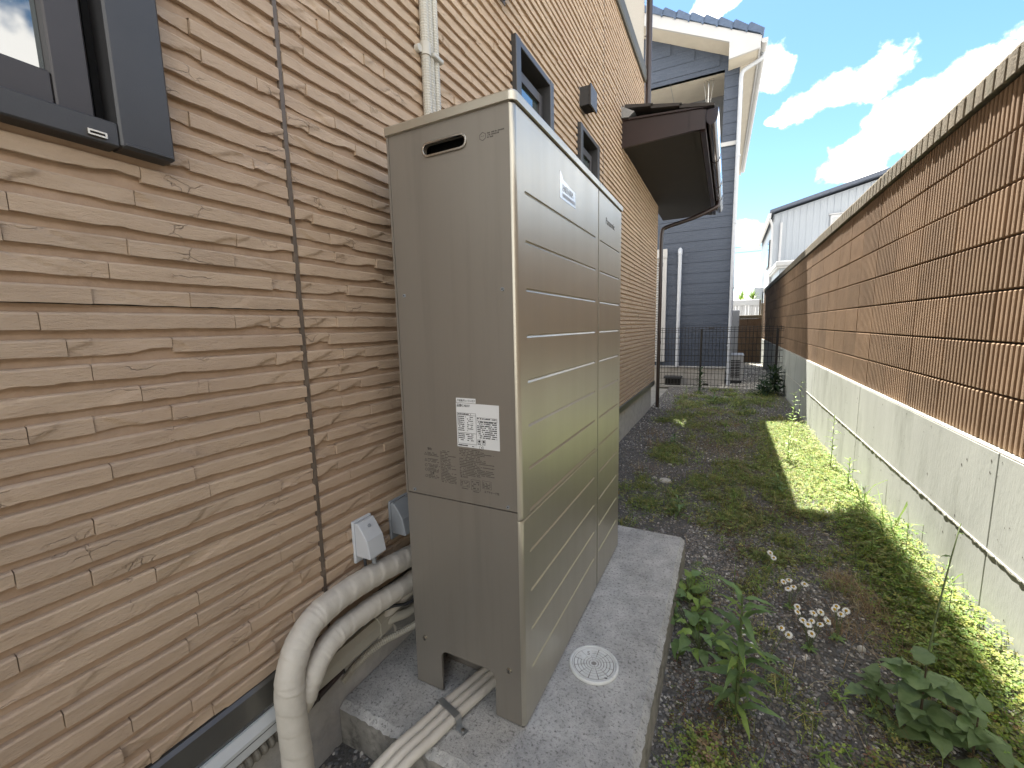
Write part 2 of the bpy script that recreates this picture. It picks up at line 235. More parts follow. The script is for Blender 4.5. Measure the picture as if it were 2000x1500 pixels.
# ------------------------------------------------------------ builders
ORIG = {}
def wloc(o):
    v = Vector((0, 0, 0))
    while o is not None: v = v + o.location; o = o.parent
    return v
class MB:
    def __init__(s): s.v = []; s.f = []; s.m = []; s.sm = []
    def add(s, verts, faces, mi=0, smooth=False):
        b = len(s.v); s.v += [tuple(v) for v in verts]
        for f in faces: s.f.append([i+b for i in f]); s.m.append(mi); s.sm.append(smooth)
        return s
    def box(s, x0, x1, y0, y1, z0, z1, mi=0):
        v = [(x, y, z) for z in (z0, z1) for y in (y0, y1) for x in (x0, x1)]
        return s.add(v, [(0, 2, 3, 1), (4, 5, 7, 6), (0, 1, 5, 4), (2, 6, 7, 3), (0, 4, 6, 2), (1, 3, 7, 5)], mi)
    def bbox(s, x0, x1, y0, y1, z0, z1, b=0.004, mi=0):
        # box with every edge chamfered by b
        c = ((x0+x1)/2, (y0+y1)/2, (z0+z1)/2); h = ((x1-x0)/2, (y1-y0)/2, (z1-z0)/2)
        import itertools
        V = {}; vl = []
        for sg in itertools.product((-1, 1), repeat=3):
            for a in range(3):
                p = [c[i]+sg[i]*(h[i]-(b if i != a else 0)) for i in range(3)]
                V[(sg, a)] = len(vl); vl.append(p)
        F = []
        for a in range(3):
            o = [i for i in range(3) if i != a]
            for sa in (-1, 1):
                q = []
                for s1, s2 in ((-1, -1), (1, -1), (1, 1), (-1, 1)):
                    sg = [0]*3; sg[a] = sa; sg[o[0]] = s1; sg[o[1]] = s2; q.append(V[(tuple(sg), a)])
                F.append(q)
        for e in range(3):
            o = [i for i in range(3) if i != e]
            for s1 in (-1, 1):
                for s2 in (-1, 1):
                    k = []
                    for se in (-1, 1):
                        sg = [0]*3; sg[e] = se; sg[o[0]] = s1; sg[o[1]] = s2; k.append(tuple(sg))
                    F.append([V[(k[0], o[0])], V[(k[1], o[0])], V[(k[1], o[1])], V[(k[0], o[1])]])
        for sg in itertools.product((-1, 1), repeat=3): F.append([V[(sg, 0)], V[(sg, 1)], V[(sg, 2)]])
        cc = Vector(c)
        for i, f in enumerate(F):
            n = (Vector(vl[f[1]])-Vector(vl[f[0]])).cross(Vector(vl[f[2]])-Vector(vl[f[0]])); ce = sum((Vector(vl[j]) for j in f), Vector())/len(f)
            if n.dot(ce-cc) < 0: F[i] = f[::-1]
        return s.add(vl, F, mi)
    def tube(s, path, r, n=12, mi=0, smooth=True, cap=True, rib=None):
        P = [Vector(p) for p in path]; R = r if isinstance(r, (list, tuple)) else [r]*len(P)
        t = (P[1]-P[0]).normalized(); a = Vector((0, 0, 1)) if abs(t.z) < 0.9 else Vector((1, 0, 0)); nrm = t.cross(a).normalized()
        vl = []; F = []
        for i, p in enumerate(P):
            t = ((P[min(i+1, len(P)-1)]-P[max(i-1, 0)])).normalized(); nrm = (nrm-t*nrm.dot(t)).normalized(); bn = t.cross(nrm)
            for k in range(n):
                an = 2*PI*k/n; vl.append(p+(nrm*math.cos(an)+bn*math.sin(an))*R[i])
        for i in range(len(P)-1):
            for k in range(n): F.append((i*n+k, i*n+(k+1) % n, (i+1)*n+(k+1) % n, (i+1)*n+k))
        s.add(vl, F, mi, smooth)
        if cap:
            s.add(vl[:n], [tuple(range(n))[::-1]], mi); s.add(vl[-n:], [tuple(range(n))], mi)
        return s
    def prism(s, loop, axis, a0, a1, mi=0, holes=()):
        # loop: 2-D points; axis: extrude axis. x -> (y,z), y -> (x,z), z -> (x,y)
        def up(p, a):
            return (a, p[0], p[1]) if axis == 'x' else (p[0], a, p[1]) if axis == 'y' else (p[0], p[1], a)
        loops = [list(loop)]+[list(h) for h in holes]
        tri = tessellate_polygon([[Vector((p[0], p[1], 0)) for p in l] for l in loops])
        flat = [p for l in loops for p in l]; n = len(flat)
        def area2(l): return sum(l[i][0]*l[(i+1) % len(l)][1]-l[(i+1) % len(l)][0]*l[i][1] for i in range(len(l)))
        T = []
        for t in tri:
            q = [flat[i] for i in t]
            T.append(tuple(t) if area2(q) > 0 else tuple(t)[::-1])
        flip = (axis == 'y')
        lo = [t[::-1] for t in T]; hi = [tuple(i+n for i in t) for t in T]
        if flip: lo, hi = [t[::-1] for t in lo], [t[::-1] for t in hi]
        if a1 < a0: a0, a1 = a1, a0
        vl = [up(p, a0) for p in flat]+[up(p, a1) for p in flat]; F = lo+hi
        b = 0
        for li, l in enumerate(loops):
            ccw = area2(l) > 0
            if li: ccw = not ccw
            for i in range(len(l)):
                j = (i+1) % len(l); q = (b+i, b+j, b+j+n, b+i+n)
                if li: ccw2 = area2(l) < 0
                else: ccw2 = area2(l) > 0
                if flip: ccw2 = not ccw2
                F.append(q if ccw2 else q[::-1])
            b += len(l)
        return s.add(vl, F, mi)
    def lathe(s, prof, c, n=24, mi=0, smooth=True):
        vl = [(c[0]+r*math.cos(2*PI*k/n), c[1]+r*math.sin(2*PI*k/n), c[2]+z) for r, z in prof for k in range(n)]
        F = [(i*n+k, i*n+(k+1) % n, (i+1)*n+(k+1) % n, (i+1)*n+k) for i in range(len(prof)-1) for k in range(n)]
        return s.add(vl, F, mi, smooth)
def make_mesh(name, mb, mats, off=Vector((0, 0, 0))):
    me = bpy.data.meshes.new(name)
    v = [(a-off.x, b-off.y, c-off.z) for a, b, c in mb.v]
    me.from_pydata(v, [], mb.f)
    for m in (mats if isinstance(mats, (list, tuple)) else [mats]): me.materials.append(m)
    me.polygons.foreach_set('material_index', mb.m); me.polygons.foreach_set('use_smooth', mb.sm); me.update()
    return me
def props(o, label=None, cat=None, group=None, kind=None):
    if label: o['label'] = label
    if cat: o['category'] = cat
    if group: o['group'] = group
    if kind: o['kind'] = kind
    return o
LOCAL = set()
def is_local(p):
    while p is not None:
        if p.name in LOCAL: return True
        p = p.parent
    return False
def part(name, mb, mats, parent=None, label=None, kind=None):
    off = Vector((0, 0, 0)) if (parent is None or is_local(parent)) else wloc(parent)
    o = bpy.data.objects.new(name, make_mesh(name, mb, mats, off)); COL.objects.link(o)
    if parent is not None: o.parent = parent
    return props(o, label, None, None, kind)
def thing(name, label, cat, loc=(0, 0, 0), group=None, local=False, rz=0):
    o = bpy.data.objects.new(name, None); COL.objects.link(o); o.location = loc; o.rotation_euler = (0, 0, rz); o.empty_display_size = 0.1
    if local: LOCAL.add(o.name)
    return props(o, label, cat, group)
def solo(name, mb, mats, label, cat, group=None):
    o = part(name, mb, mats); return props(o, label, cat, group)
def struct(name, mb, mats): return part(name, mb, mats, kind='structure')
def inst(name, me, parent, loc, rot=None, scale=None, mw=None):
    o = bpy.data.objects.new(name, me); COL.objects.link(o)
    if parent is not None: o.parent = parent
    off = Vector((0, 0, 0)) if (parent is None or is_local(parent)) else wloc(parent)
    if mw is not None:
        m = mw.copy(); m.translation = m.translation-off; o.matrix_local = m
    else:
        o.location = Vector(loc)-off
        if rot: o.rotation_euler = rot
        if scale: o.scale = scale
    return o
def arc(cx, cy, r, a0, a1, n):
    return [(cx+r*math.cos(math.radians(a0+(a1-a0)*i/n)), cy+r*math.sin(math.radians(a0+(a1-a0)*i/n))) for i in range(n+1)]
def smooth_path(pts, n=8):
    P = [Vector(p) for p in pts]; P = [P[0]*2-P[1]]+P+[P[-1]*2-P[-2]]; out = []
    for i in range(1, len(P)-2):
        for k in range(n):
            t = k/n; a, b, c, d = P[i-1:i+3]
            out.append(0.5*((2*b)+(c-a)*t+(2*a-5*b+4*c-d)*t*t+(-a+3*b-3*c+d)*t**3))
    out.append(P[-2]); return out
FONT_DEPTH = 0.0004
def text(name, body, size, org, right, up, m, parent, align='LEFT', label=None, xs=1.0):
    cu = bpy.data.curves.new(name, 'FONT'); cu.body = body; cu.size = size; cu.extrude = FONT_DEPTH; cu.align_x = align; cu.resolution_u = 2
    to = bpy.data.objects.new(name, cu); COL.objects.link(to); bpy.context.view_layer.update()
    me = bpy.data.meshes.new_from_object(to.evaluated_get(bpy.context.evaluated_depsgraph_get()))
    bpy.data.objects.remove(to); bpy.data.curves.remove(cu)
    r, u = Vector(right), Vector(up); nn = r.cross(u); off = wloc(parent); o3 = Vector(org)-off
    n = len(me.vertices); co = np.empty(n*3); me.vertices.foreach_get('co', co); co = co.reshape(-1, 3)
    A = np.array([r*xs, u, nn]); co = co@A+np.array(o3); me.vertices.foreach_set('co', co.ravel()); me.update()
    me.materials.clear(); me.materials.append(m); me.name = name
    o = bpy.data.objects.new(name, me); COL.objects.link(o); o.parent = parent
    return props(o, label)
def np_mesh(name, V, F, cols, m, parent=None, smooth=False):
    # V (n,3), F (k,3) or (k,4) int arrays, cols (n,3)
    me = bpy.data.meshes.new(name); n, k, w = len(V), len(F), F.shape[1]
    me.vertices.add(n); me.vertices.foreach_set('co', V.astype(np.float32).ravel())
    me.loops.add(k*w); me.loops.foreach_set('vertex_index', F.astype(np.int32).ravel())
    me.polygons.add(k); me.polygons.foreach_set('loop_start', np.arange(0, k*w, w, dtype=np.int32)); me.polygons.foreach_set('loop_total', np.full(k, w, dtype=np.int32))
    me.polygons.foreach_set('use_smooth', np.full(k, smooth))
    me.update(calc_edges=True)
    a = me.color_attributes.new('col', 'FLOAT_COLOR', 'POINT'); a.data.foreach_set('color', np.c_[cols, np.ones(n)].astype(np.float32).ravel())
    me.materials.append(m); o = bpy.data.objects.new(name, me); COL.objects.link(o)
    if parent: o.parent = parent
    return o

# ------------------------------------------------------------ ground
def hnoise(x, y, s):
    return (np.sin(x*s*1.7+y*s*0.6+1.3)*np.sin(y*s*1.3-x*s*0.9+0.4)+0.5*np.sin(x*s*3.9+2.1)*np.sin(y*s*3.3+0.7))/1.5
def gz(x, y):
    x = np.asarray(x, float); y = np.asarray(y, float)
    rise = 0.07*np.clip((x-1.2)/0.35, 0, 1)**1.5*np.clip((3.6-y)/1.5, 0, 1)
    return -0.150-0.012*np.clip((y-2)/4, 0, 1)+0.010*hnoise(x, y, 2.2)+rise
def make_ground():
    mb = MB(); mb.add([(-400, -400, -0.21), (400, -400, -0.21), (400, 400, -0.21), (-400, 400, -0.21)], [(0, 1, 2, 3)])
    struct('ground', mb, M_FARGR)
    xs = np.linspace(-0.64, 1.585, 90); ys = np.linspace(-2.2, 9.25, 420)
    X, Y = np.meshgrid(xs, ys); Z = gz(X, Y)
    V = np.c_[X.ravel(), Y.ravel(), Z.ravel()]; nx = len(xs)
    i = np.arange(len(ys)-1)[:, None]*nx+np.arange(nx-1)[None, :]; i = i.ravel()
    F = np.c_[i, i+1, i+1+nx, i+nx]
    o = np_mesh('gravel_yard', V, F, np.ones((len(V), 3)), M_GROUND, smooth=True); o['kind'] = 'structure'
    mb = MB(); mb.add([(-0.9, 9.2, -0.17), (1.585, 9.2, -0.17), (1.585, 16.2, -0.13), (-0.9, 16.2, -0.13)], [(0, 1, 2, 3)])
    struct('pale_gravel_path', mb, M_PALEGR)
make_ground()
ICO = None
def ico():
    t = (1+5**.5)/2
    v = np.array([(-1, t, 0), (1, t, 0), (-1, -t, 0), (1, -t, 0), (0, -1, t), (0, 1, t), (0, -1, -t), (0, 1, -t), (t, 0, -1), (t, 0, 1), (-t, 0, -1), (-t, 0, 1)], float); v /= np.linalg.norm(v[0])
    f = np.array([(0, 11, 5), (0, 5, 1), (0, 1, 7), (0, 7, 10), (0, 10, 11), (1, 5, 9), (5, 11, 4), (11, 10, 2), (10, 7, 6), (7, 1, 8), (3, 9, 4), (3, 4, 2), (3, 2, 6), (3, 6, 8), (3, 8, 9), (4, 9, 5), (2, 4, 11), (6, 2, 10), (8, 6, 7), (9, 8, 1)])
    return v, f
def pebbles(name, x, y, z, size, pal):
    n = len(x); v, f = ico(); nv = len(v)
    sc3 = np.c_[RNG.uniform(.7, 1.35, n), RNG.uniform(.7, 1.2, n), RNG.uniform(.42, .75, n)]*size[:, None]/2
    P = v[None]*(1+RNG.uniform(-.18, .18, (n, nv, 1)))*sc3[:, None, :]
    a = RNG.uniform(0, 2*PI, n); c, s = np.cos(a)[:, None], np.sin(a)[:, None]; tl = RNG.uniform(-.5, .5, n)[:, None]
    Px, Py, Pz = P[..., 0].copy(), P[..., 1].copy(), P[..., 2].copy()
    Pz2 = Pz*np.cos(tl)+Px*np.sin(tl); Px = Px*np.cos(tl)-Pz*np.sin(tl)
    W = np.stack([Px*c-Py*s+x[:, None], Px*s+Py*c+y[:, None], Pz2+z[:, None]], -1)
    F = (f[None]+(np.arange(n)*nv)[:, None, None]).reshape(-1, 3)
    pal = np.array(pal); ci = RNG.integers(0, len(pal), n); col = pal[ci]*RNG.uniform(1.0, 2.2, (n, 1))
    return np_mesh(name, W.reshape(-1, 3), F, np.repeat(col, nv, 0), M_PEBBLE, smooth=False)
PAL = [(.105, .105, .107), (.080, .081, .084), (.15, .148, .144), (.20, .190, .178), (.125, .114, .102), (.085, .088, .09), (.15, .138, .12), (.16, .145, .12), (.10, .098, .097), (.13, .115, .095), (.11, .11, .11), (.09, .08, .07), (.30, .285, .26)]
def gravel():
    def pts(n, x0, x1, y0, y1): return RNG.uniform(x0, x1, n), RNG.uniform(y0, y1, n)
    xs, ys, ss = [], [], []
    for n, x0, x1, y0, y1, s0, s1 in ((26000, .33, 1.56, -.3, 2.2, .008, .017), (15000, -.62, 1.56, 1.5, 3.6, .009, .018), (20000, -.62, 1.5, 3.6, 9.2, .014, .026), (2600, -.62, -.1, -1.2, -.17, .01, .02), (4500, -.1, .4, -1.2, .1, .008, .017), (200, -.6, 1.5, .0, 6, .02, .035)):
        x, y = pts(n, x0, x1, y0, y1); k = ~((x < .34) & (y < 1.54) & (y > -.2)); x, y = x[k], y[k]
        xs.append(x); ys.append(y); ss.append(RNG.uniform(0, 1, len(x))**1.8*(s1-s0)+s0)
    x, y, s = map(np.concatenate, (xs, ys, ss))
    o = pebbles('gravel', x, y, gz(x, y)+s*.18, s, PAL); o['kind'] = 'stuff'
    # pale pebbles beyond the fence
    x, y = pts(5000, .4, 1.56, 9.4, 15.9); s = RNG.uniform(.02, .045, len(x))
    o = pebbles('pale_gravel', x, y, -.17+(y-9.2)/7*.04+s*.2, s, [(.42, .40, .36), (.32, .30, .27), (.5, .48, .44), (.25, .235, .21)]); o['kind'] = 'stuff'
gravel()

# ------------------------------------------------------------ beige house
XS = -0.590    # recess plane of the siding
house = thing('house', 'beige house with stone-textured siding, dark windows and a brown eave', 'house', (-0.62, 2.0, -0.15))
WIN = [(-1.45, -0.535, 1.64, 3.0), (1.165, 1.72, 1.95, 2.85), (2.29, 2.83, 1.95, 2.85)]
Y0, Y1, ZB, ZT = -1.9, 6.45, 0.325, 4.43
def siding():
    # backing sheet with window openings cut out
    loop = [(Y0, ZB), (Y1, ZB), (Y1, 3.35), (5.0, 3.35), (5.0, ZT), (Y0, ZT)]
    holes = [[(a+.03, c+.03), (a+.03, d-.03), (b-.03, d-.03), (b-.03, c+.03)] for a, b, c, d in WIN]
    mb = MB(); mb.prism(loop, 'x', XS-.10, XS, holes=holes); part('wall_panel', mb, M_JOINT, house)
    # body of the house behind
    mb = MB(); mb.box(-7, XS-.101, Y0-6, Y1-.02, -.2, 3.3); mb.box(-7, XS-.101, Y0-6, 4.97, 3.301, 6.9); part('house_body', mb, M_UPWALL, house)
    # planks
    rnd = random.Random(3)
    def plank_mesh(L, H, fine, T):
        nx = max(4, int(L/(.006 if fine else .05))); nz = 7 if fine else 2
        ph = [rnd.uniform(0, 6.3) for _ in range(6)]
        cl = []
        for _ in range(rnd.choice((0, 0, 1, 1, 2)) if fine else 0):
            cl.append((rnd.uniform(0, L), rnd.uniform(.8, 3.2)*rnd.choice((-1, 1)), rnd.uniform(.0016, .0048), rnd.choice((-1, 1)), rnd.uniform(0, 6.3)))
        chips = [(rnd.uniform(0, L), rnd.uniform(.01, .05), rnd.uniform(.0008, .0024)) for _ in range(rnd.randint(0, 3))]
        if rnd.random() < .12: chips.append((rnd.choice((0, L)), rnd.uniform(.04, .09), rnd.uniform(.005, .009)))
        def bot(y):
            w = .0004*math.sin(y*38+ph[0])+.0004*math.sin(y*83+ph[1])+.0007*math.sin(y*13+ph[2])
            for c, wd, h in chips:
                d = abs(y-c)
                if d < wd: w += h*min(1, (wd-d)/wd*2.5)
            return w
        def top(y): return H+.0003*math.sin(y*30+ph[3])+.0006*math.sin(y*9+ph[4])
        def dep(y, v):
            d = T+.0004*math.sin(y*21+ph[5])+.0003*math.sin(y*51+v*190+ph[0])
            z = v
            for c, sl, h, sg, p in cl:
                e = sg*((y-c)-sl*(z-H/2)-.004*math.sin(z*260+p))
                d -= h*min(1, max(0, e/.0022))*(1 if abs(e) < .06 else max(0, 1-(abs(e)-.06)/.08))
            return max(.0035, d)
        g = .0008; ys = [g+(L-2*g)*i/(nx-1) for i in range(nx)]
        front = []
        for y in ys:
            b, t = bot(y), top(y)-.0045
            for k in range(nz):
                v = b+(t-b)*k/(nz-1); front.append((dep(y, v), y, v))
        mb = MB(); F = [(i*nz+k, (i+1)*nz+k, (i+1)*nz+k+1, i*nz+k+1) for i in range(nx-1) for k in range(nz-1)]
        mb.add(front, F, 0, True)
        # bottom, top and ends, own vertices for crisp edges
        bt = [front[i*nz] for i in range(nx)]; tp = [front[i*nz+nz-1] for i in range(nx)]
        lo = [(0, y, z+.0005) for _, y, z in bt]; mid = [(x-.003, y, z+.0032) for x, y, z in tp]; hi = [(0, y, z+.0055) for _, y, z in tp]
        mb.add(lo+bt, [(i, i+1, nx+i+1, nx+i) for i in range(nx-1)]); mb.add(tp+mid, [(i, i+1, nx+i+1, nx+i) for i in range(nx-1)]); mb.add(mid+hi, [(i, i+1, nx+i+1, nx+i) for i in range(nx-1)])
        for c, fl in ((0, True), (nx-1, False)):
            col = front[c*nz:(c+1)*nz]; back = [(0, y, z) for _, y, z in col]
            q = [(k, k+1, nz+k+1, nz+k) for k in range(nz-1)]; mb.add(col+back, [f if fl else f[::-1] for f in q])
        return mb
    H = 0.0325
    lens = [.09, .13, .17, .21, .25, .30, .34, .38, .44, .50]
    fine = {}; coarse = {}
    for L in lens:
        fine[L] = []; coarse[L] = []
        for k in range(3):
            T = rnd.uniform(.0115, .0145)
            fine[L].append(make_mesh('siding_stone', plank_mesh(L, H, True, T), M_PLANK)); coarse[L].append(plank_mesh(L, H, False, T))
    pitch = .0507; z = ZB+.006; todo = []
    joints = [-0.243, 3.06]
    ci = 0
    while z+H < ZT:
        hz = H if (ci % 9) else H-.003
        yend = Y1 if z < 3.2 else 5.0
        cuts = [(j-.007, j+.007) for j in joints]+[(a-.0, b+.0) for a, b, c, d in WIN if z+H > c and z < d]
        cuts.sort(); segs = []; y = Y0
        for a, b in cuts:
            if a > y: segs.append((y, a))
            y = max(y, b)
        if y < yend: segs.append((y, yend))
        for a, b in segs:
            y = a; first = True
            while b-y > .012:
                L = rnd.choice(lens) if not first else rnd.choice(lens)*rnd.uniform(.3, 1)
                first = False
                if b-y-L < .06: L = b-y
                if L > .6: L *= .5
                base = min(lens, key=lambda q: abs(q-L)); todo.append((y, z+rnd.uniform(-.0012, .0012), L, base, rnd.randrange(3), rnd.uniform(-.0016, .0016)))
                y += L
        z += pitch; ci += 1
    cam = Vector((.528, -1.065, 1.279))
    def vis(t):
        y, zz, L = t[0]+t[2]/2, t[1], t[2]
        d = Vector((XS, y, zz))-cam; D = d.length
        seen = y > -.86 and not (.05 < y < 1.0 and zz < 1.3)
        top = math.degrees(math.atan2(zz-1.28, math.hypot(d.x, d.y))) < 37
        return L*1.0/(D*D)*abs(d.x)/D*(1 if (seen and top) else .02)
    todo.sort(key=vis, reverse=True)
    for y, zz, L, base, k, dx in todo[:296]:
        inst('siding_stone', fine[base][k], house, (XS+dx, y, zz), scale=(1, L/base, 1))
    mb = MB()
    for y, zz, L, base, k, dx in todo[296:]:
        src = coarse[base][k]; s = L/base
        mb.add([(XS+dx+a, y+b*s, zz+c) for a, b, c in src.v], src.f)
    part('siding_stones', mb, M_PLANK, house, kind='stuff')
    for a in (-.249, 3.054): mb = MB(); mb.box(XS, XS+.0095, a, a+.012, ZB, ZT-.02); part('caulk_joint', mb, M_CAULK, house)
    mb = MB(); mb.box(XS+.0005, XS+.0012, Y0, -.25, 1.3425, 1.3450); part('panel_seam', mb, M_SEAM, house)
    # corner post at the far end, band between the storeys, upper roughcast wall
    mb = MB(); mb.bbox(XS-.1, XS+.018, 5.0, 5.012, 3.3, ZT, .002); mb.bbox(XS-.1, XS+.012, Y1, Y1+.012, ZB, 3.2, .002); part('corner_trim', mb, M_PLANK, house)
    mb = MB(); mb.prism([(XS-.1, 4.40), (XS+.035, 4.40), (XS+.045, 4.42), (XS+.045, 4.545), (XS-.02, 4.58), (XS-.1, 4.58)], 'y', Y0, 5.03); part('storey_band', mb, M_TRIM, house)
    mb = MB(); mb.box(XS-.1, XS+.004, Y0, 5.01, 4.581, 6.9); part('upper_wall', mb, M_UPWALL, house)
    mb = MB(); mb.prism([(-8, 9.4), (.05, 6.98), (.05, 6.80), (-8, 9.2)], 'y', -9, 5.75); part('roof', mb, M_SLATE, house)  # unseen roof; eave and far end shaped to cast the yard's shadow
    # flashing strip and foundation
    mb = MB(); mb.prism([(XS-.05, .327), (XS+.012, .327), (XS+.020, .318), (XS+.020, .250), (XS+.014, .244), (XS-.05, .244)], 'y', Y0, Y1+.012); part('base_flashing', mb, M_FLASH, house)
    mb = MB(); mb.box(XS-.01, XS+.010, Y0, Y1, .3275, .3310); part('drip_gap', mb, M_SEAM, house)
    for a, b in ((Y0, -.345), (-.339, .9), (.906, 2.6), (2.606, 3.85), (3.856, 4.35), (4.356, Y1-.01)):
        mb = MB(); mb.bbox(-.72, -.625, a, b, -.25, .2435, .003); part('foundation', mb, M_FOUND, house)
    mb = MB(); mb.box(-.72, -.632, Y0, Y1-.02, -.25, .24); part('foundation_joint', mb, M_MORTAR, house)
siding()
def window_big():
    y1, z0 = -.538, 1.648; w = thing  # noqa
    mb = MB(); xo = XS+.045
    mb.bbox(XS-.06, xo, y1-.092, y1, z0, 3.0, .004)            # right jamb
    o = part('window', mb, M_FRAME, house, label='near dark aluminium sliding window at top left')
    mb = MB(); mb.bbox(XS-.06, xo-.002, -1.45, y1-.0925, z0-.002, z0+.043, .003); mb.bbox(xo-.004, xo+.002, y1-.085, y1-.004, z0+.004, z0+.010, .001); part('sill', mb, M_FRAME, o)
    mb = MB(); mb.box(XS-.06, XS-.055, -1.45, y1-.09, z0+.04, 3.0); mb.box(XS-.055, XS-.01, y1-.104, y1-.0925, z0+.043, 3.0); part('track_recess', mb, M_BLACK, o)
    mb = MB(); mb.bbox(XS-.04, XS+.022, -.708, -.655, z0+.045, 3.0, .003); part('stile', mb, M_SASH, o)
    mb = MB(); mb.bbox(XS-.04, XS+.020, -1.45, -.7085, z0+.045, z0+.105, .003); part('bottom_rail', mb, M_SASH, o)
    mb = MB(); mb.box(XS-.01, XS-.004, -1.45, -.7085, z0+.105, 3.0); part('pane', mb, M_GLASS, o)
    mb = MB(); mb.prism([(-.679, z0+.006), (-.651, z0+.006), (-.651, z0+.016), (-.679, z0+.016)], 'x', xo-.003, xo+.003, holes=[[(-.676, z0+.009), (-.676, z0+.013), (-.654, z0+.013), (-.654, z0+.009)]]); part('drain_clip', mb, M_STEEL, o)
window_big()
def window_small(y0, y1, z1, lab):
    z0 = 1.95; xo = XS+.04; t = .062
    mb = MB(); mb.bbox(XS-.06, xo, y0, y0+t, z0, z1, .003); mb.bbox(XS-.06, xo, y1-t, y1, z0, z1, .003)
    mb.bbox(XS-.06, xo-.002, y0+t+.0005, y1-t-.0005, z1-t*.6, z1-.001, .003); mb.bbox(XS-.06, xo-.002, y0+t+.0005, y1-t-.0005, z0, z0+t, .003)
    o = part('window', mb, M_FRAME, house, label=lab)
    mb = MB(); mb.box(XS-.06, XS-.055, y0+.03, y1-.03, z0+.03, z1-.03); part('recess', mb, M_BLACK, o)
    a, b, c = y0+t+.012, y1-t-.02, z1-.10
    mb = MB(); mb.bbox(XS-.05, XS-.008, a, a+.03, z0+.06, c, .002); mb.bbox(XS-.05, XS-.008, b-.045, b, z0+.06, c, .002); mb.bbox(XS-.05, XS-.009, a+.0305, b-.0455, c-.055, c, .002); part('sash', mb, M_SASH, o)
    mb = MB(); mb.box(XS-.03, XS-.025, a+.03, b-.045, z0+.06, c-.055); part('pane', mb, M_GLASS, o)
window_small(1.165, 1.72, 2.85, 'narrow window just above the cabinet lid'); window_small(2.29, 2.83, 2.85, 'far narrow window below the vent cover')
def hood():
    o = thing  # noqa
    xe = .33; ya, yb = 3.8, 7.5
    # roof sheet of slate, stepped courses
    mb = MB()
    for i, (xa, xb) in enumerate(((-.55, -.28), (-.28, 0.0), (0.0, .30))):
        za, zb = 3.60-.22*(xa+.585)/.95+.02, 3.60-.22*(xb+.585)/.95+.05
        mb.prism([(xa, za-.05), (xb+.02, zb-.06), (xb+.02, zb-.035), (xa, za-.012)], 'y', ya-.03+.0*i, yb)
    r = part('eave_roof', mb, M_SLATE, house)
    mb = MB(); mb.prism([(XS-.02, 3.47), (-.50, 3.455), (-.44, 3.50), (XS-.02, 3.60)], 'y', ya-.05, ya+.35); part('roof_flashing', mb, M_GALV, r)
    mb = MB(); mb.prism([(XS-.05, 3.18), (.22, 3.205), (.22, 3.405), (XS-.05, 3.475)], 'y', ya, ya+.03); v = part('verge_board', mb, M_BROWN, house)
    mb = MB(); mb.prism([(XS-.05, 3.455), (.31, 3.385), (.31, 3.40), (XS-.05, 3.475)], 'y', ya-.018, ya+.02); part('drip_edge', mb, M_BROWN, v)
    mb = MB(); mb.prism([(.10, 3.20), (.245, 3.195), (.245, 3.37), (.10, 3.39)], 'y', ya-.012, ya+.005); part('corner_cover', mb, M_BROWN, v)
    mb = MB(); mb.box(XS-.05, .14, ya+.03, yb, 3.20, 3.215); s = part('soffit', mb, M_SOFFIT, house)
    mb = MB(); mb.box(.14, .19, ya+.03, yb, 3.192, 3.222); part('soffit_strip', mb, M_SOFFIT, s)
    mb = MB(); mb.bbox(.195, .25, ya+.03, yb, 3.185, 3.40, .004); part('fascia', mb, M_BROWN, house)
    prof = [(.252, 3.355)]+[(.30+.055*math.cos(math.radians(a)), 3.30+.085*math.sin(math.radians(a))*1.0) for a in range(200, 372, 12)]+[(.358, 3.365), (.350, 3.365)]+[(.30+.049*math.cos(math.radians(a)), 3.305+.08*math.sin(math.radians(a))) for a in range(370, 198, -12)]
    mb = MB(); mb.prism(prof, 'y', ya-.02, yb+.02)
    mb.prism([(.30+.055*math.cos(math.radians(a)), 3.30+.085*math.sin(math.radians(a))) for a in range(200, 372, 12)]+[(.358, 3.365), (.252, 3.355)], 'y', ya-.026, ya-.0205)
    g = part('gutter', mb, M_GUTTER, house)
    for y in (4.9, 6.0, 6.75):
        mb = MB(); mb.prism([(.2995+.06*math.cos(math.radians(a)), 3.30+.090*math.sin(math.radians(a))) for a in range(200, 372, 12)]+[(.30+.054*math.cos(math.radians(a)), 3.30+.084*math.sin(math.radians(a))) for a in range(370, 198, -12)], 'y', y, y+.02); part('gutter_joint', mb, M_BROWN, g)
    p = smooth_path([(.30, 6.72, 3.24), (.30, 6.70, 3.16), (.25, 6.68, 3.11), (-.05, 6.60, 2.98), (-.45, 6.53, 2.87), (-.515, 6.52, 2.80), (-.525, 6.52, 2.6)], 6)+[Vector((-.527, 6.52, 1.2)), Vector((-.53, 6.52, -.2))]
    mb = MB(); mb.tube(p, .031, 14); d = part('downpipe', mb, M_BROWN, house)
    mb = MB(); mb.tube([(-.526, 6.52, 2.3), (-.526, 6.52, 2.24)], .035, 14); mb.tube([(-.526, 6.52, 1.0), (-.526, 6.52, .96)], .035, 14); part('pipe_clip', mb, M_BROWN, d)
    mb = MB(); mb.tube([(-.535, 5.065, 6.8), (-.535, 5.065, 3.55)], .04, 14); d = part('downpipe', mb, M_BROWN, house)
    for z in (4.05, 4.95):
        mb = MB(); mb.tube([(-.535, 5.065, z), (-.535, 5.065, z+.03)], .034, 12); mb.tube([(-.535, 5.065, z+.015), (-.62, 5.02, z+.01)], .006, 6); part('pipe_bracket', mb, M_BROWN, d)
hood()

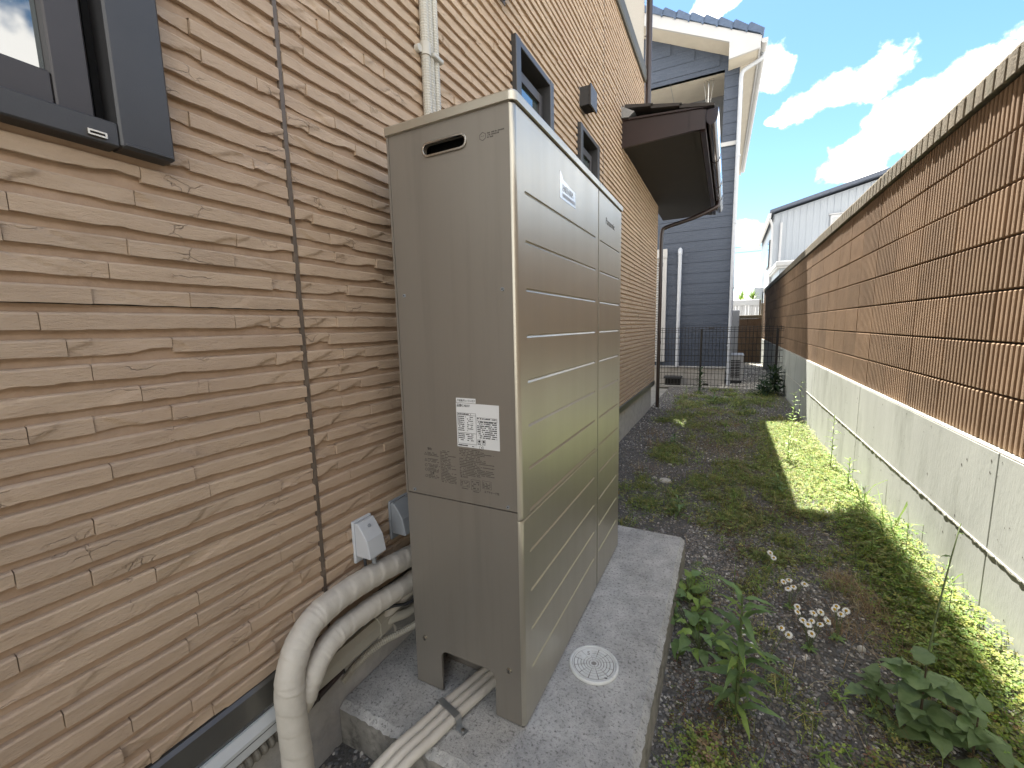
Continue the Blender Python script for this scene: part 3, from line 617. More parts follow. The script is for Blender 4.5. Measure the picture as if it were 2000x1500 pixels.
# ------------------------------------------------------------ wall-mounted things
def vent(y0, y1, z0, z1, lab):
    t = thing('vent_cover', lab, 'vent', (XS, (y0+y1)/2, z0), 'vent covers on the siding'); d = .105
    mb = MB(); mb.bbox(XS+.008, XS+d-.012, y0+.012, y1-.012, z0+.012, z1, .002); part('body', mb, M_FRAME, t)
    mb = MB(); mb.bbox(XS+d-.012, XS+d, y0, y1, z0, z1+.004, .002); part('front_plate', mb, M_FRAME, t)
    mb = MB(); mb.box(XS+.02, XS+d-.02, y0+.02, y1-.02, z0+.009, z0+.0115); part('opening', mb, M_BLACK, t)
    mb = MB(); mb.bbox(XS+.0, XS+.0125, y0-.004, y1+.004, z0-.004, z1+.004, .002); part('seal', mb, M_CAULK, t)
vent(2.335, 2.505, 2.975, 3.125, 'dark box vent cover between the two narrow windows')
vent(.85, 1.10, 2.95, 3.15, 'dark vent cover cut off by the top edge of the photo')
def conduits():
    labs = ['leftmost of three ivory corrugated conduits rising behind the cabinet', 'middle one of three ivory corrugated conduits rising behind the cabinet', 'rightmost of three ivory corrugated conduits rising behind the cabinet']
    for i, y in enumerate((.378, .408, .440)):
        path = []; R = []; z = 1.6; k = 0; r = (.0185, .0145, .0165)[i]
        while z < 4.35:
            path.append((XS+.030, y, z)); R.append(r if k % 2 else r-.0018); z += .0048; k += 1
        mb = MB(); mb.tube(path, R, 10, smooth=False); solo('conduit', mb, M_CONDUIT, labs[i], 'conduit', 'corrugated conduits up the siding')
    t = thing('conduit_strap', 'ivory strap and clip holding the three conduits on the siding', 'strap', (XS+.03, .41, 2.34))
    mb = MB(); mb.tube([(XS+.03, .378, 2.33), (XS+.03, .378, 2.375)], .0215, 14); part('socket', mb, M_CONDUIT, t)
    mb = MB(); mb.bbox(XS+.01, XS+.056, .398, .462, 2.335, 2.352, .003); part('band', mb, M_CONDUIT, t)
    mb = MB(); mb.tube([(XS+.012, .345, 2.345), (XS+.03, .345, 2.345)], .014, 12); part('clip', mb, M_CONDUIT, t)
conduits()
def outlet(y0, w, z0, lab, m, hole=True):
    t = thing('outlet_cover', lab, 'outlet cover', (XS, y0, z0), 'weatherproof outlet covers'); h = .135; xb = XS+.010
    mb = MB(); mb.bbox(xb, xb+.012, y0, y0+w, z0-.015, z0+h, .003); part('base_plate', mb, m, t)
    prof = [(xb+.012, z0+h-.006), (xb+.026, z0+h-.004), (xb+.045, z0+h-.028), (xb+.066, z0+.075), (xb+.078, z0+.018), (xb+.076, z0+.012), (xb+.012, z0+.012)]
    mb = MB(); mb.prism(prof, 'y', y0+.004, y0+w-.004); o = part('hood', mb, m, t)
    md = o.modifiers.new('bevel', 'BEVEL'); md.width = .006; md.segments = 3; md.limit_method = 'ANGLE'
    if hole:
        mb = MB(); c = Vector((xb+.042, y0+w*.5, z0+h-.0225)); n = Vector((.75, 0, .66)).normalized(); mb.tube([c, c+n*.004], .006, 12); part('screw', mb, M_GREYPL, t)
        mb = MB(); pts = [Vector((xb+.045, y0+.05, z0+.02-.0035*k)) for k in range(24)]; mb.tube(pts, [.0085 if k % 2 else .007 for k in range(24)], 10, smooth=False); part('flexible_conduit', mb, M_GREYPL, t)
        mb = MB(); mb.tube(smooth_path([(xb+.03, y0+.022, z0+.015), (xb+.03, y0+.024, z0-.03), (xb+.025, y0+.03, z0-.08)], 5), .005, 8); part('earth_wire', mb, M_DARKBOX, t)
outlet(-.128, .082, .508, 'white weatherproof outlet cover above the thick wrapped pipe', M_WHITEPL)
outlet(.045, .11, .512, 'grey outlet cover half hidden behind the cabinet side', M_GREYPL, False)

# ------------------------------------------------------------ concrete pad
def pad():
    t = thing('concrete_pad', 'weathered grey concrete pad under the tall cabinet', 'concrete pad', (-.14, .67, -.15))
    X0, X1, Ya, Yb = -.622, .346, -.197, 1.53; b = .022
    nx, ny = 56, 96; V = []; 
    rr = random.Random(5)
    for j in range(ny+1):
        for i in range(nx+1):
            x, y = X0+(X1-b-X0)*i/nx, Ya+b+(Yb-b*.4-Ya-b)*j/ny; e = 0
            if i == nx: x += rr.uniform(-.003, .003)
            if j == 0: y += rr.uniform(-.003, .003)
            V.append((x, y, -.0015*rr.random()+.0012*math.sin(x*9+y*4)*math.sin(y*7)))
    F = [(j*(nx+1)+i, j*(nx+1)+i+1, (j+1)*(nx+1)+i+1, (j+1)*(nx+1)+i) for j in range(ny) for i in range(nx)]
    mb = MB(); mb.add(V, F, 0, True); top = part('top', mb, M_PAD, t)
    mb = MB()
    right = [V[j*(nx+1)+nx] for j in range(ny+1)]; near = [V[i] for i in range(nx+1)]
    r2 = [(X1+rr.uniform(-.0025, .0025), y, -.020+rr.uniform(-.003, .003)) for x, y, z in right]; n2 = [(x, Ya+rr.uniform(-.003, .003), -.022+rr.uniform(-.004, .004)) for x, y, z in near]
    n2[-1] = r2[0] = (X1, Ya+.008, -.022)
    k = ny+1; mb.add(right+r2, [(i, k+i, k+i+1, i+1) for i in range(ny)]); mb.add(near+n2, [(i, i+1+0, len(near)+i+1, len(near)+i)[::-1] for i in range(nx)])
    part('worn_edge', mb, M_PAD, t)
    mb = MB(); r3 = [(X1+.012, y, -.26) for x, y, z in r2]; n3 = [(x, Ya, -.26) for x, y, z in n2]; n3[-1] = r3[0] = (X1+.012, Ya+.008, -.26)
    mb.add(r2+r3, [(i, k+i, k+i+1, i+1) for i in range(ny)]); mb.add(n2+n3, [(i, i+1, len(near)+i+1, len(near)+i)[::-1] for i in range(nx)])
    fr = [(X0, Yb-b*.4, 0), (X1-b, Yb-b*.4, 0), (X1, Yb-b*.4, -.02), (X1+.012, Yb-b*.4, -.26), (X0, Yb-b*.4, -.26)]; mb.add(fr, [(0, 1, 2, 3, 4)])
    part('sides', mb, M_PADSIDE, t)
pad()
def drain_cover():
    c = (.124, .345, .001); R = .088
    t = thing('drain_cover', 'round white drain cover set in the concrete pad', 'drain cover', c)
    mb = MB(); mb.lathe([(R+.004, 0), (R+.004, .008), (R, .010), (R-.006, .010), (R-.0065, .006)], c, 56); part('rim', mb, M_COVER, t)
    mb = MB(); mb.lathe([(R-.0075, .004), (R-.008, .0085), (R-.012, .0085), (R-.0125, .006), (.0001, .006)], c, 56); lid = part('lid', mb, M_COVER, t)
    mb = MB()
    rings = [(.010, .016), (.019, .026), (.029, .036), (.039, .047), (.050, .059), (.062, .0725)]
    def sector(r0, r1, a0, a1, z0, z1, n=4):
        lo = [(c[0]+r*math.cos(a0+(a1-a0)*i/n), c[1]+r*math.sin(a0+(a1-a0)*i/n)) for r in (r0, r1) for i in range(n+1)]
        v = [(x, y, c[2]+z0) for x, y in lo]+[(x, y, c[2]+z1) for x, y in lo]; m = n+1; T = 2*m
        f = [(T+i, T+i+1, T+m+i+1, T+m+i)[::-1] for i in range(n)]+[(i, i+1, T+i+1, T+i) for i in range(n)]+[(m+i, m+i+1, T+m+i+1, T+m+i)[::-1] for i in range(n)]+[(0, m, T+m, T)[::-1], (n, n+m, T+n+m, T+n)]
        mb.add(v, f)
    for ri, (r0, r1) in enumerate(rings):
        ns = 6 if ri == 0 else 12
        for k in range(ns):
            a0, a1 = 2*PI*(k+.06)/ns, 2*PI*(k+.94)/ns
            mid = math.degrees((a0+a1)/2) % 360
            if r0 > .037 and 115 < mid < 178: continue
            sector(r0, r1, a0, a1, .006, .0085, 3)
    for a0, a1 in ((115, 146), (148, 178)): sector(.0385, .073, math.radians(a0), math.radians(a1), .006, .0078, 5)
    part('raised_pattern', mb, M_COVER, lid)
    mb = MB(); mb.lathe([(R-.0125, .0063), (.0001, .0063)], c, 48); part('groove_dirt', mb, M_COVERD, lid)
    mb = MB(); a = math.radians(147)
    text('lettering', 'S', .026, (c[0]+.048*math.cos(math.radians(128))-.006, c[1]+.048*math.sin(math.radians(128))-.008, c[2]+.0082), (.95, .3, 0), (-.3, .95, 0), M_COVERD, t)
    mb = MB(); mb.box(c[0]+.054, c[0]+.066, c[1]-.052, c[1]-.048, c[2]+.0087, c[2]+.0094); part('keyhole', mb, M_SEAM, t)
drain_cover()

# ------------------------------------------------------------ the tall cabinet
def cabinet():
    t = thing('fuel_cell_cabinet', 'tall champagne-coloured metal fuel cell cabinet with grooved front, standing on the concrete pad', 'fuel cell unit', (-.22, .6, 0))
    D, L, YG = .4395, 1.253, .812
    zs = .728
    # near side: upper panel with slot, lower panel with arch
    sx0, sx1, sz0, sz1 = -.297, -.150, 1.7885, 1.8195; r = (sz1-sz0)/2; cz = (sz0+sz1)/2
    def capsule(x0, x1, z, r, n=8): return arc(x1-r, z, r, -90, 90, n)+arc(x0+r, z, r, 90, 270, n)
    slot = capsule(sx0, sx1, cz, r)
    mb = MB(); mb.prism([(-D+.008, zs+.002), (-.0095, zs+.002), (-.0095, 1.872), (-D+.008, 1.872)], 'y', 0, .012, holes=[slot]); sp = part('side_panel', mb, M_CABSHADE, t)
    mb = MB(); mb.prism([(-D, .722), (-D+.007, .722), (-D+.007, 1.872), (-D, 1.872)], 'y', -.002, .02); part('edge_strip', mb, M_CABSHADE, sp)
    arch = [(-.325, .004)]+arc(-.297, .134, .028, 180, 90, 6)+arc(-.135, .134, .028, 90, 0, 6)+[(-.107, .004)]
    mb = MB(); mb.prism([(-D+.002, .004)]+arch+[(-.0095, .004), (-.0095, zs-.0015), (-D+.002, zs-.0015)], 'y', 0, .010); lp = part('lower_side_panel', mb, M_CABSHADE, t)
    for x, z in ((-.402, 1.389), (-.044, 1.388), (-.402, .742), (-.043, .742)):
        mb = MB(); mb.tube([(x, .001, z), (x, -.0035, z)], .0052, 12); mb.tube([(x, -.0035, z), (x, -.0042, z)], .002, 6, mi=1); part('screw', mb, [M_GREYPL, M_SEAM], sp)
    for x, z in ((-.393, .188), (-.054, .189)):
        mb = MB(); mb.tube([(x, .001, z), (x, -.002, z)], .0095, 14); mb.tube([(x, -.002, z), (x, -.007, z)], .0075, 6, smooth=False); mb.box(x-.0012, x+.0012, -.0076, -.0069, z-.006, z+.006, 1); part('bolt', mb, [M_STEEL, M_SEAM], lp)
    # slot rim and dark pocket
    mb = MB(); mb.prism(capsule(sx0-.005, sx1+.005, cz, r+.005), 'y', -.006, 0.0, holes=[capsule(sx0+.001, sx1-.001, cz, r-.001)]); h = part('exhaust_slot', mb, M_STEEL, t)
    md = h.modifiers.new('bevel', 'BEVEL'); md.width = .003; md.segments = 3; md.limit_method = 'ANGLE'
    mb = MB(); mb.box(sx0-.02, sx1+.02, .06, .07, sz0-.02, sz1+.02); part('slot_interior', mb, M_BLACK, h)
    # body shell: back, left, far, inner floor edge
    mb = MB(); mb.box(-D+.001, -D+.011, .021, L-.001, .004, 1.87); mb.box(-D+.011, 0, L-.012, L-.001, .004, 1.87); mb.box(-.40, -.02, .13, .14, .004, .70); mb.box(-.012, -.004, .03, L-.02, .0, .02); part('body', mb, M_CABSHADE, t)
    # front panels with grooves
    def front(y0, y1, z0, z1, ya, yb, grooves, corner):
        mb = MB(); dep = .0042; hw = .0065; rad = .014
        zrows = [z0, z0+.004]
        for g in sorted(grooves): zrows += [g-.0062, g+.0004, g+.0014, g+.0036]
        zrows += [z1-.004, z1]; kinds = ['e', 'f']+['f', 'd', 'd', 'f']*len(grooves)+['f', 'e']
        cols = []
        if corner: cols += [('c', a) for a in (-90, -72, -54, -36, -18)]
        cols += [('y', y0+(rad if corner else 0)), ('y', ya-.003), ('g', ya+.003), ('g', yb-.003), ('y', yb+.003), ('y', y1)]
        V = []; nz = len(zrows)
        for kd, val in cols:
            for z, rk in zip(zrows, kinds):
                if kd == 'c': a = math.radians(val); x, y = .003-rad+rad*math.cos(a), y0+rad+rad*math.sin(a)
                else: x, y = .003, val
                if kd == 'g' and rk == 'd': x -= dep
                if rk == 'e': x -= .002
                V.append((x, y, z))
        F = [(i*nz+k, (i+1)*nz+k, (i+1)*nz+k+1, i*nz+k+1) for i in range(len(cols)-1) for k in range(nz-1)]
        mb.add(V, F)
        mb.sm = [False]*len(mb.f)
        if corner:
            for i in range(5):
                for k in range(nz-1): mb.sm[i*(nz-1)+k] = True
        # returns
        ed = [V[(len(cols)-1)*nz+k] for k in range(nz)]; bk = [(x-.02, y, z) for x, y, z in ed]; mb.add(ed+bk, [(k, nz+k, nz+k+1, k+1) for k in range(nz-1)])
        ed = [V[k] for k in range(nz)]; bk = [(x, y+.012, z) if corner else (x-.02, y, z) for x, y, z in ed]; mb.add(ed+bk, [(k, k+1, nz+k+1, nz+k) for k in range(nz-1)])
        for row in (0, nz-1):
            ed = [V[i*nz+row] for i in range(len(cols))]; bk = [(-.011, max(y, .001), z) for x, y, z in ed]; n = len(ed); q = [(i, i+1, n+i+1, n+i) for i in range(n-1)]; mb.add(ed+bk, [f if row else f[::-1] for f in q])
        return mb
    G = [1.657-.1339*k for k in range(12)]
    part('front_panel', front(-.003, YG-.001, .7035, 1.868, .060, .768, [g for g in G if g > .71], True), M_CAB, t, label='wide upper front panel with the worn sticker')
    part('lower_front_panel', front(-.003, YG-.001, .010, .7020, .056, .768, [g for g in G if g < .70], True), M_CAB, t)
    part('front_panel', front(YG+.011, L, .010, 1.868, .842, 1.212, G, False), M_CAB, t, label='narrow front panel at the far end with the maker lettering')
    mb = MB(); mb.box(-.02, -.004, YG-.002, YG+.012, .012, 1.868); part('panel_gap', mb, M_CABSHADE, t)
    # lids
    def lid(y0, y1, corner):
        b = .006; zl, zh = 1.872, 1.900; x0, x1 = -D-.004, .009
        def ring(o, z):
            if corner: return [(x1-o, y1, z)]+[(x0+o, y1, z)]+[(p[0], p[1], z) for p in arc(x0+.008+o*0, y0+.008, max(.001, .008-o), 180, 270, 4)]+[(p[0], p[1], z) for p in arc(x1-.022, y0+.022, .022-o, 270, 360, 7)]
            return [(x1-o, y1, z), (x0+o, y1, z), (x0+o, y0, z), (x1-o, y0, z)]
        rings = [ring(.004, zl), ring(0, zl+.001), ring(0, zh-b), ring(b*.4, zh-b*.3), ring(b, zh)]
        n = len(rings[0]); mb = MB(); V = [p for r_ in rings for p in r_]
        F = [(i*n+k, i*n+(k+1) % n, (i+1)*n+(k+1) % n, (i+1)*n+k) for i in range(4) for k in range(n)]
        mb.add(V, F, 0, False); mb.add(rings[-1], [tuple(range(n))]); mb.add(rings[0], [tuple(range(n))[::-1]])
        return mb
    part('lid', lid(-.009, YG+.002, True), M_CAB, t); part('lid', lid(YG+.006, L+.006, False), M_CAB, t)
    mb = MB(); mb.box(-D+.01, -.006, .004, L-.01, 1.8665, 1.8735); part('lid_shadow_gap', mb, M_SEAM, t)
    # rating label with its print
    RX, UZ = (1, 0, 0), (0, 0, 1)
    mb = MB(); mb.box(-.219, -.0665, -.0008, .0004, .913, 1.052); st = part('rating_label', mb, M_STICK, t)
    mb = MB(); mb.box(-.218, -.147, -.0009, .0004, 1.0535, 1.068); part('label_strip', mb, M_STICK, t)
    text('lettering', '不凍液が入っています', .0082, (-.214, -.0011, 1.0575), RX, UZ, M_INK, t, xs=.80)
    text('lettering', '品番', .0105, (-.216, -.0011, 1.041), RX, UZ, M_INK, t, xs=.8); text('lettering', 'FC-NLR1F', .0105, (-.200, -.0011, 1.041), RX, UZ, M_INK, t, xs=.7)
    rr = random.Random(9)
    def dashes(mb, x0, x1, z, h, fill=.78, seg=(.002, .007), y=-.0011):
        x = x0
        while x < x1:
            w = min(rr.uniform(*seg), x1-x)
            if rr.random() < fill: mb.box(x, x+w*.86, y, y+.0006, z, z+h*rr.uniform(.75, 1))
            x += w
    def frame(mb, x0, x1, z0, z1, w=.0008, y=-.0011):
        mb.box(x0, x1, y, y+.0006, z0, z0+w); mb.box(x0, x1, y, y+.0006, z1-w, z1); mb.box(x0, x0+w, y, y+.0006, z0+w, z1-w); mb.box(x1-w, x1, y, y+.0006, z0+w, z1-w)
    mb = MB(); frame(mb, -.2155, -.147, .9235, 1.022); mb.box(-.2147, -.1478, -.0011, -.0005, 1.0145, 1.0155); mb.box(-.2147, -.1478, -.0011, -.0005, .958, .959)
    for k in range(13):
        z = 1.0085-.0062*k
        if abs(z-.958) < .005: continue
        dashes(mb, -.213, -.190, z, .0034, .9); dashes(mb, -.180 if k % 3 else -.186, -.158, z, .0030, .6)
    dashes(mb, -.213, -.165, 1.0165, .0035, .9); dashes(mb, -.2155, -.18, .9165, .0045, 1.0)
    dashes(mb, -.168, -.150, .9165, .0025, .6)
    frame(mb, -.1435, -.0735, 1.000, 1.0115)
    for k in range(10): dashes(mb, -.143+.004*(k > 6), -.075, 1.0025-.0062*k+(.0035 if k == 0 else 0), .0036, .72, (.0015, .005))
    for z in (.995, .9835, .972): mb.box(-.143, -.0735, -.0011, -.0005, z, z+.0006)
    for x in (-.138, -.122): frame(mb, x-.006, x+.006, .930, .942); mb.tube([(x, -.0005, .9362), (x, -.0011, .9362)], .0038, 10); dashes(mb, x-.006, x+.006, .926, .0022, .9)
    ring = [(-.131+.0075*math.cos(2*PI*k/16), .9165+.0075*math.sin(2*PI*k/16)) for k in range(16)]; hole = [(-.131+.0066*math.cos(-2*PI*k/16), .9165+.0066*math.sin(-2*PI*k/16)) for k in range(16)]
    mb.prism(ring, 'y', -.0011, -.0005, holes=[hole]); dashes(mb, -.135, -.127, .915, .004, .8, (.001, .003))
    part('label_print', mb, M_INK, t)
    # faded printing on the panel under the label
    text('lettering', '警告', .0088, (-.340, -.0005, .888), RX, UZ, M_FADED, t); text('lettering', '注意', .0088, (-.334, -.0005, .806), RX, UZ, M_FADED, t)
    text('lettering', '水入れロ', .009, (-.213, -.0005, .812), RX, UZ, M_FADED, t, xs=.8); text('lettering', 'エアチャージ栓', .0088, (-.126, -.0005, .774), RX, UZ, M_FADED, t, xs=.86)
    mb = MB(); Y = -.0004
    for k, z in enumerate((.873, .852, .834, .819, .797)):
        c = (-.349, z)
        if k < 2: mb.prism([(c[0]-.0055, z-.004), (c[0]+.0055, z-.004), (c[0], z+.006)], 'y', Y, .0002, holes=[[(c[0]-.0035, z-.0028), (c[0], z+.0035), (c[0]+.0035, z-.0028)]])
        else:
            mb.prism([(c[0]+.005*math.cos(2*PI*q/14), z+.005*math.sin(2*PI*q/14)) for q in range(14)], 'y', Y, .0002, holes=[[(c[0]+.0038*math.cos(-2*PI*q/14), z+.0038*math.sin(-2*PI*q/14)) for q in range(14)]])
        for q in range(3): dashes(mb, -.341, -.291-rr.uniform(0, .015), z+.004-.0045*q, .0026, .85, (.002, .006), Y)
    for k in range(21): dashes(mb, -.287, -.229-rr.choice((0, 0, .02, .03)), .889-.0052*k, .0026, .82, (.002, .006), Y)
    mb.box(-.289, -.2885, Y, .0002, .79, .89)
    for k in range(17): dashes(mb, -.214+(.008 if 3 < k < 6 else 0), -.088-rr.choice((0, .01, .03, .05)), .904-.0052*k, .0026, .84, (.002, .007), Y)
    frame(mb, -.214, -.180, .782, .803, .0007, Y); frame(mb, -.174, -.140, .776, .810, .0007, Y); frame(mb, -.132, -.100, .786, .812, .0007, Y)
    for k in range(4): dashes(mb, -.211, -.184, .785+.004*k, .0026, .5, (.002, .006), Y); dashes(mb, -.171, -.144, .78+.007*k, .004, .5, (.003, .007), Y); dashes(mb, -.130, -.103, .789+.005*k, .003, .55, (.003, .006), Y)
    dashes(mb, -.210, -.185, .775, .0026, .9, (.002, .006), Y); dashes(mb, -.166, -.145, .770, .0026, .9, (.002, .006), Y)
    part('printed_warnings', mb, M_FADED, t)
    # small emblem by the slot
    hexo = [(-.0945+.0115*math.cos(PI/3*k+PI/6), 1.802+.0115*math.sin(PI/3*k+PI/6)) for k in range(6)]; hexi = [(-.0945+.0098*math.cos(-PI/3*k+PI/6), 1.802+.0098*math.sin(-PI/3*k+PI/6)) for k in range(6)]
    mb = MB(); mb.prism(hexo, 'y', Y, .0002, holes=[hexi]); dashes(mb, -.099, -.090, 1.802, .0018, .8, (.001, .003), Y)
    for k in range(3): dashes(mb, -.080, -.025-(.018*k), 1.806-.0055*k, .0038, .8, (.001, .004), Y)
    part('emblem_print', mb, M_FADED, t)
    # lettering and worn sticker on the front
    RY = (0, 1, 0)
    text('lettering', 'Panasonic', .043, (.0033, .937, 1.748), RY, UZ, M_FADED, t, label='dark grey maker lettering')
    lp_ = [(.338, 1.712), (.500, 1.712), (.498, 1.770), (.470, 1.768), (.400, 1.776), (.374, 1.778), (.352, 1.796), (.336, 1.800)]
    mb = MB(); mb.prism(lp_, 'x', .0028, .0036); part('worn_sticker', mb, M_CLEARST, t)
    text('lettering', 'ENEFARM', .030, (.0038, .362, 1.741), RY, UZ, M_BLUEINK, t, xs=.86)
    mb = MB(); mb.box(.0034, .0039, .362, .490, 1.722, 1.733); part('sticker_stripe', mb, M_BLUEINK, t)
cabinet()

# ------------------------------------------------------------ pipes
def taped(name, P, R, n, m, pitch, seed, *a):
    q = random.Random(seed); mb = MB(); t = (P[1]-P[0]).normalized(); nr = t.cross(Vector((1, .2, 0))).normalized(); s = 0; V = []; P2 = []; R2 = []
    for i in range(len(P)-1):
        for k in range(3): P2.append(P[i].lerp(P[i+1], k/3)); R2.append(R[i]+(R[i+1]-R[i])*k/3)
    P2.append(P[-1]); R2.append(R[-1])
    for i, p in enumerate(P2):
        if i: s += (p-P2[i-1]).length
        t = (P2[min(i+1, len(P2)-1)]-P2[max(i-1, 0)]).normalized(); nr = (nr-t*nr.dot(t)).normalized(); bn = t.cross(nr)
        for k in range(n):
            an = 2*PI*k/n; ph = (s/pitch+k/n+.10*math.sin(s*40+an)) % 1; w = R2[i]*(1+.055*(ph-.5)+.012*math.sin(an*3+s*70)*math.sin(s*31))
            V.append(p+(nr*math.cos(an)+bn*math.sin(an))*w)
    mb.add(V, [(i*n+k, i*n+(k+1) % n, (i+1)*n+(k+1) % n, (i+1)*n+k) for i in range(len(P2)-1) for k in range(n)], 0, True)
    mb.add(V[:n], [tuple(range(n))[::-1]]); mb.add(V[-n:], [tuple(range(n))])
    return solo(name, mb, m, *a)
def wrinkled(path, r, amp=.05, seed=1, taper=None):
    q = random.Random(seed); P = smooth_path(path, 14); R = []
    for i, p in enumerate(P):
        R.append(r*(1+amp*.3*math.sin(i*.35)+amp*q.uniform(-.2, .2)+(-.018 if q.random() < .08 else 0)))
    return P, R
P, R = wrinkled([(-.53, .55, .40), (-.53, .2, .405), (-.53, .04, .425), (-.528, -.13, .448), (-.523, -.29, .452), (-.515, -.375, .425), (-.508, -.425, .355), (-.505, -.437, .26), (-.503, -.435, .1), (-.50, -.43, -.22)], .0385, .05, 1)
taped('wrapped_pipe', P, R, 32, M_WRAP, .062, 1, 'thickest cream wrapped pipe bending down in front of the siding', 'pipe', 'wrapped pipes from the cabinet')
P, R = wrinkled([(-.525, .55, .322), (-.525, .2, .318), (-.520, .05, .326), (-.514, -.12, .348), (-.506, -.26, .358), (-.500, -.335, .338), (-.500, -.378, .290), (-.515, -.395, .235), (-.545, -.405, .19)], .0335, .06, 2)
taped('wrapped_pipe', P, R, 28, M_WRAP, .055, 2, 'thinner cream wrapped pipe tucked under the thickest one', 'pipe', 'wrapped pipes from the cabinet')
def trunking():
    t = thing('pipe_trunking', 'long cream plastic pipe duct running along the base of the siding', 'pipe duct', (-.585, -.6, .2))
    def prof(x0, x1, z0, z1): return [(x0, z0), (x1-.012, z0), (x1, z0+.014), (x1, z1-.02), (x1-.016, z1), (x0, z1)]
    mb = MB(); mb.prism(prof(-.624, -.553, .168, .240), 'y', -.40, -.005); part('duct_length', mb, M_DUCT, t)
    mb = MB(); mb.prism(prof(-.624, -.550, .165, .236), 'y', -1.9, -.4005); d = part('duct_length', mb, M_DUCTW, t, label='pale near length of the duct')
    mb = MB()
    for z, x in ((.2365, -.575), (.2365, -.585), (.205, -.5495)): mb.box(x, x+.001, -1.9, -.401, z, z+.0012)
    part('duct_groove', mb, M_SEAM, d)
    mb = MB(); mb.prism(prof(-.626, -.549, .164, .245), 'y', -.055, .002); mb.prism(prof(-.622, -.556, .172, .238), 'y', .002, .012); part('end_cap', mb, M_DUCT, t)
    mb = MB(); mb.tube([(-.58, -.02, .2448), (-.58, -.02, .2465)], .006, 10); part('screw', mb, M_SEAM, t)
    mb = MB(); mb.add([(-.552, .004, .19), (-.54, .012, .172), (-.552, .016, .135), (-.556, .014, .19)], [(0, 1, 2), (0, 2, 3), (2, 1, 0)]); part('loose_tape', mb, M_WRAP, t)
trunking()
def misc_hoses():
    mb = MB(); P = smooth_path([(-.545, .3, .27), (-.55, .1, .255), (-.565, .02, .235), (-.575, -.04, .22)], 8); mb.tube(P, .019, 14); solo('wrapped_pipe', mb, M_WRAP, 'short cream pipe leaving the upper end of the duct', 'pipe')
    mb = MB(); P = smooth_path([(-.53, .3, .19), (-.53, .1, .195), (-.555, .01, .205), (-.575, -.03, .20)], 8); mb.tube(P, .018, 14); solo('wrapped_pipe', mb, M_DUCT, 'cream pipe coming out of the duct end behind the tape', 'pipe')
    mb = MB(); P = smooth_path([(-.51, .35, .12), (-.51, .14, .135), (-.53, .05, .138), (-.575, -.04, .13), (-.605, -.12, .10), (-.618, -.18, .07)], 26); mb.tube(P, [.0135 if i % 2 else .0115 for i in range(len(P))], 12, smooth=False); solo('drain_hose', mb, M_DUCT, 'ribbed cream drain hose curving low behind the cabinet', 'hose')
    mb = MB(); P = smooth_path([(-.51, .25, .265), (-.515, .08, .245), (-.545, -.0, .262), (-.57, -.06, .262)], 8); mb.tube(P, .006, 8); solo('cable', mb, M_DARKBOX, 'thin dark cable crossing the end of the duct', 'cable')
    mb = MB(); P = [Vector((-.585, -1.2+.0052*i, .115+.02*math.sin(i*.01))) for i in range(152)]; mb.tube(P, [.0225 if (i//2) % 2 else .0185 for i in range(len(P))], 14, smooth=False); solo('corrugated_hose', mb, M_HOSE, 'grey corrugated hose under the near end of the duct', 'hose')
    t = thing('drain_pipe', 'small brown pipe with black clips below the duct on the foundation', 'pipe', (-.61, -.26, .1))
    mb = MB(); mb.tube([(-.607, -.41, .090), (-.607, -.185, .128)], .0125, 12); part('tube', mb, M_BROWN, t)
    for y in (-.38, -.375, -.29, -.19):
        z = .09+(y+.41)*.169; mb = MB(); mb.tube([(-.607, y, z), (-.607, y+.004, z)], .0142, 12); part('clip', mb, M_SEAM, t)
misc_hoses()
def bundle():
    labs = ['left one of three insulated tubes under the metal clamp', 'middle one of three insulated tubes under the metal clamp', 'right one of three insulated tubes under the metal clamp']
    for i in range(3):
        o = (i-1)*.0325
        pts = [(-.16+o*.95, .22, .022), (-.19+o*.95, .13, .022), (-.222+o*.97, .02, .022), (-.248+o*.97, -.08, .022), (-.268+o*.98, -.17, .022), (-.300+o, -.26, .010), (-.345+o, -.37, -.045), (-.385+o, -.46, -.13), (-.40+o, -.52, -.22)]
        P, R = wrinkled(pts, .0158, .03, 5+i); taped('insulated_tube', P, R, 18, M_WRAP, .05, 3+i, labs[i], 'pipe', 'insulated tubes leaving the cabinet')
    t = thing('pipe_clamp', 'galvanised saddle clamp over the three tubes on the pad', 'clamp', (-.245, -.075, 0))
    d = Vector((-.27, -.96, 0)).normalized(); s = Vector((-d.y, d.x, 0))*-1; s = Vector((.962, -.27, 0)); c = Vector((-.246, -.075, 0)); w = .011
    prof = [(-.072, .002), (-.053, .002), (-.053, .034), (-.047, .041), (.047, .041), (.053, .034), (.053, .002), (.085, .002)]
    inner = [(.085, 0), (.0505, 0), (.0505, .033), (.046, .0385), (-.046, .0385), (-.0505, .033), (-.0505, 0), (-.072, 0)]
    lp = prof+inner; n = len(lp); mb = MB(); V = [c+s*a+d*(e*w)+Vector((0, 0, z)) for e in (-1, 1) for a, z in lp]
    m = len(prof); F = [(i, i+1, n+i+1, n+i) for i in range(n-1)]+[(i, i+1, n-2-i, n-1-i) for i in range(m-1)]+[(n+i+1, n+i, n+n-1-i, n+n-2-i) for i in range(m-1)]+[(n-1, 0, n, 2*n-1)]
    mb.add(V, F); part('strap', mb, M_GALV, t)
    mb = MB(); b = c+s*.07; mb.tube([b+Vector((0, 0, .002)), b+Vector((0, 0, .006))], .006, 10); part('anchor_bolt', mb, M_STEEL, t)
bundle()

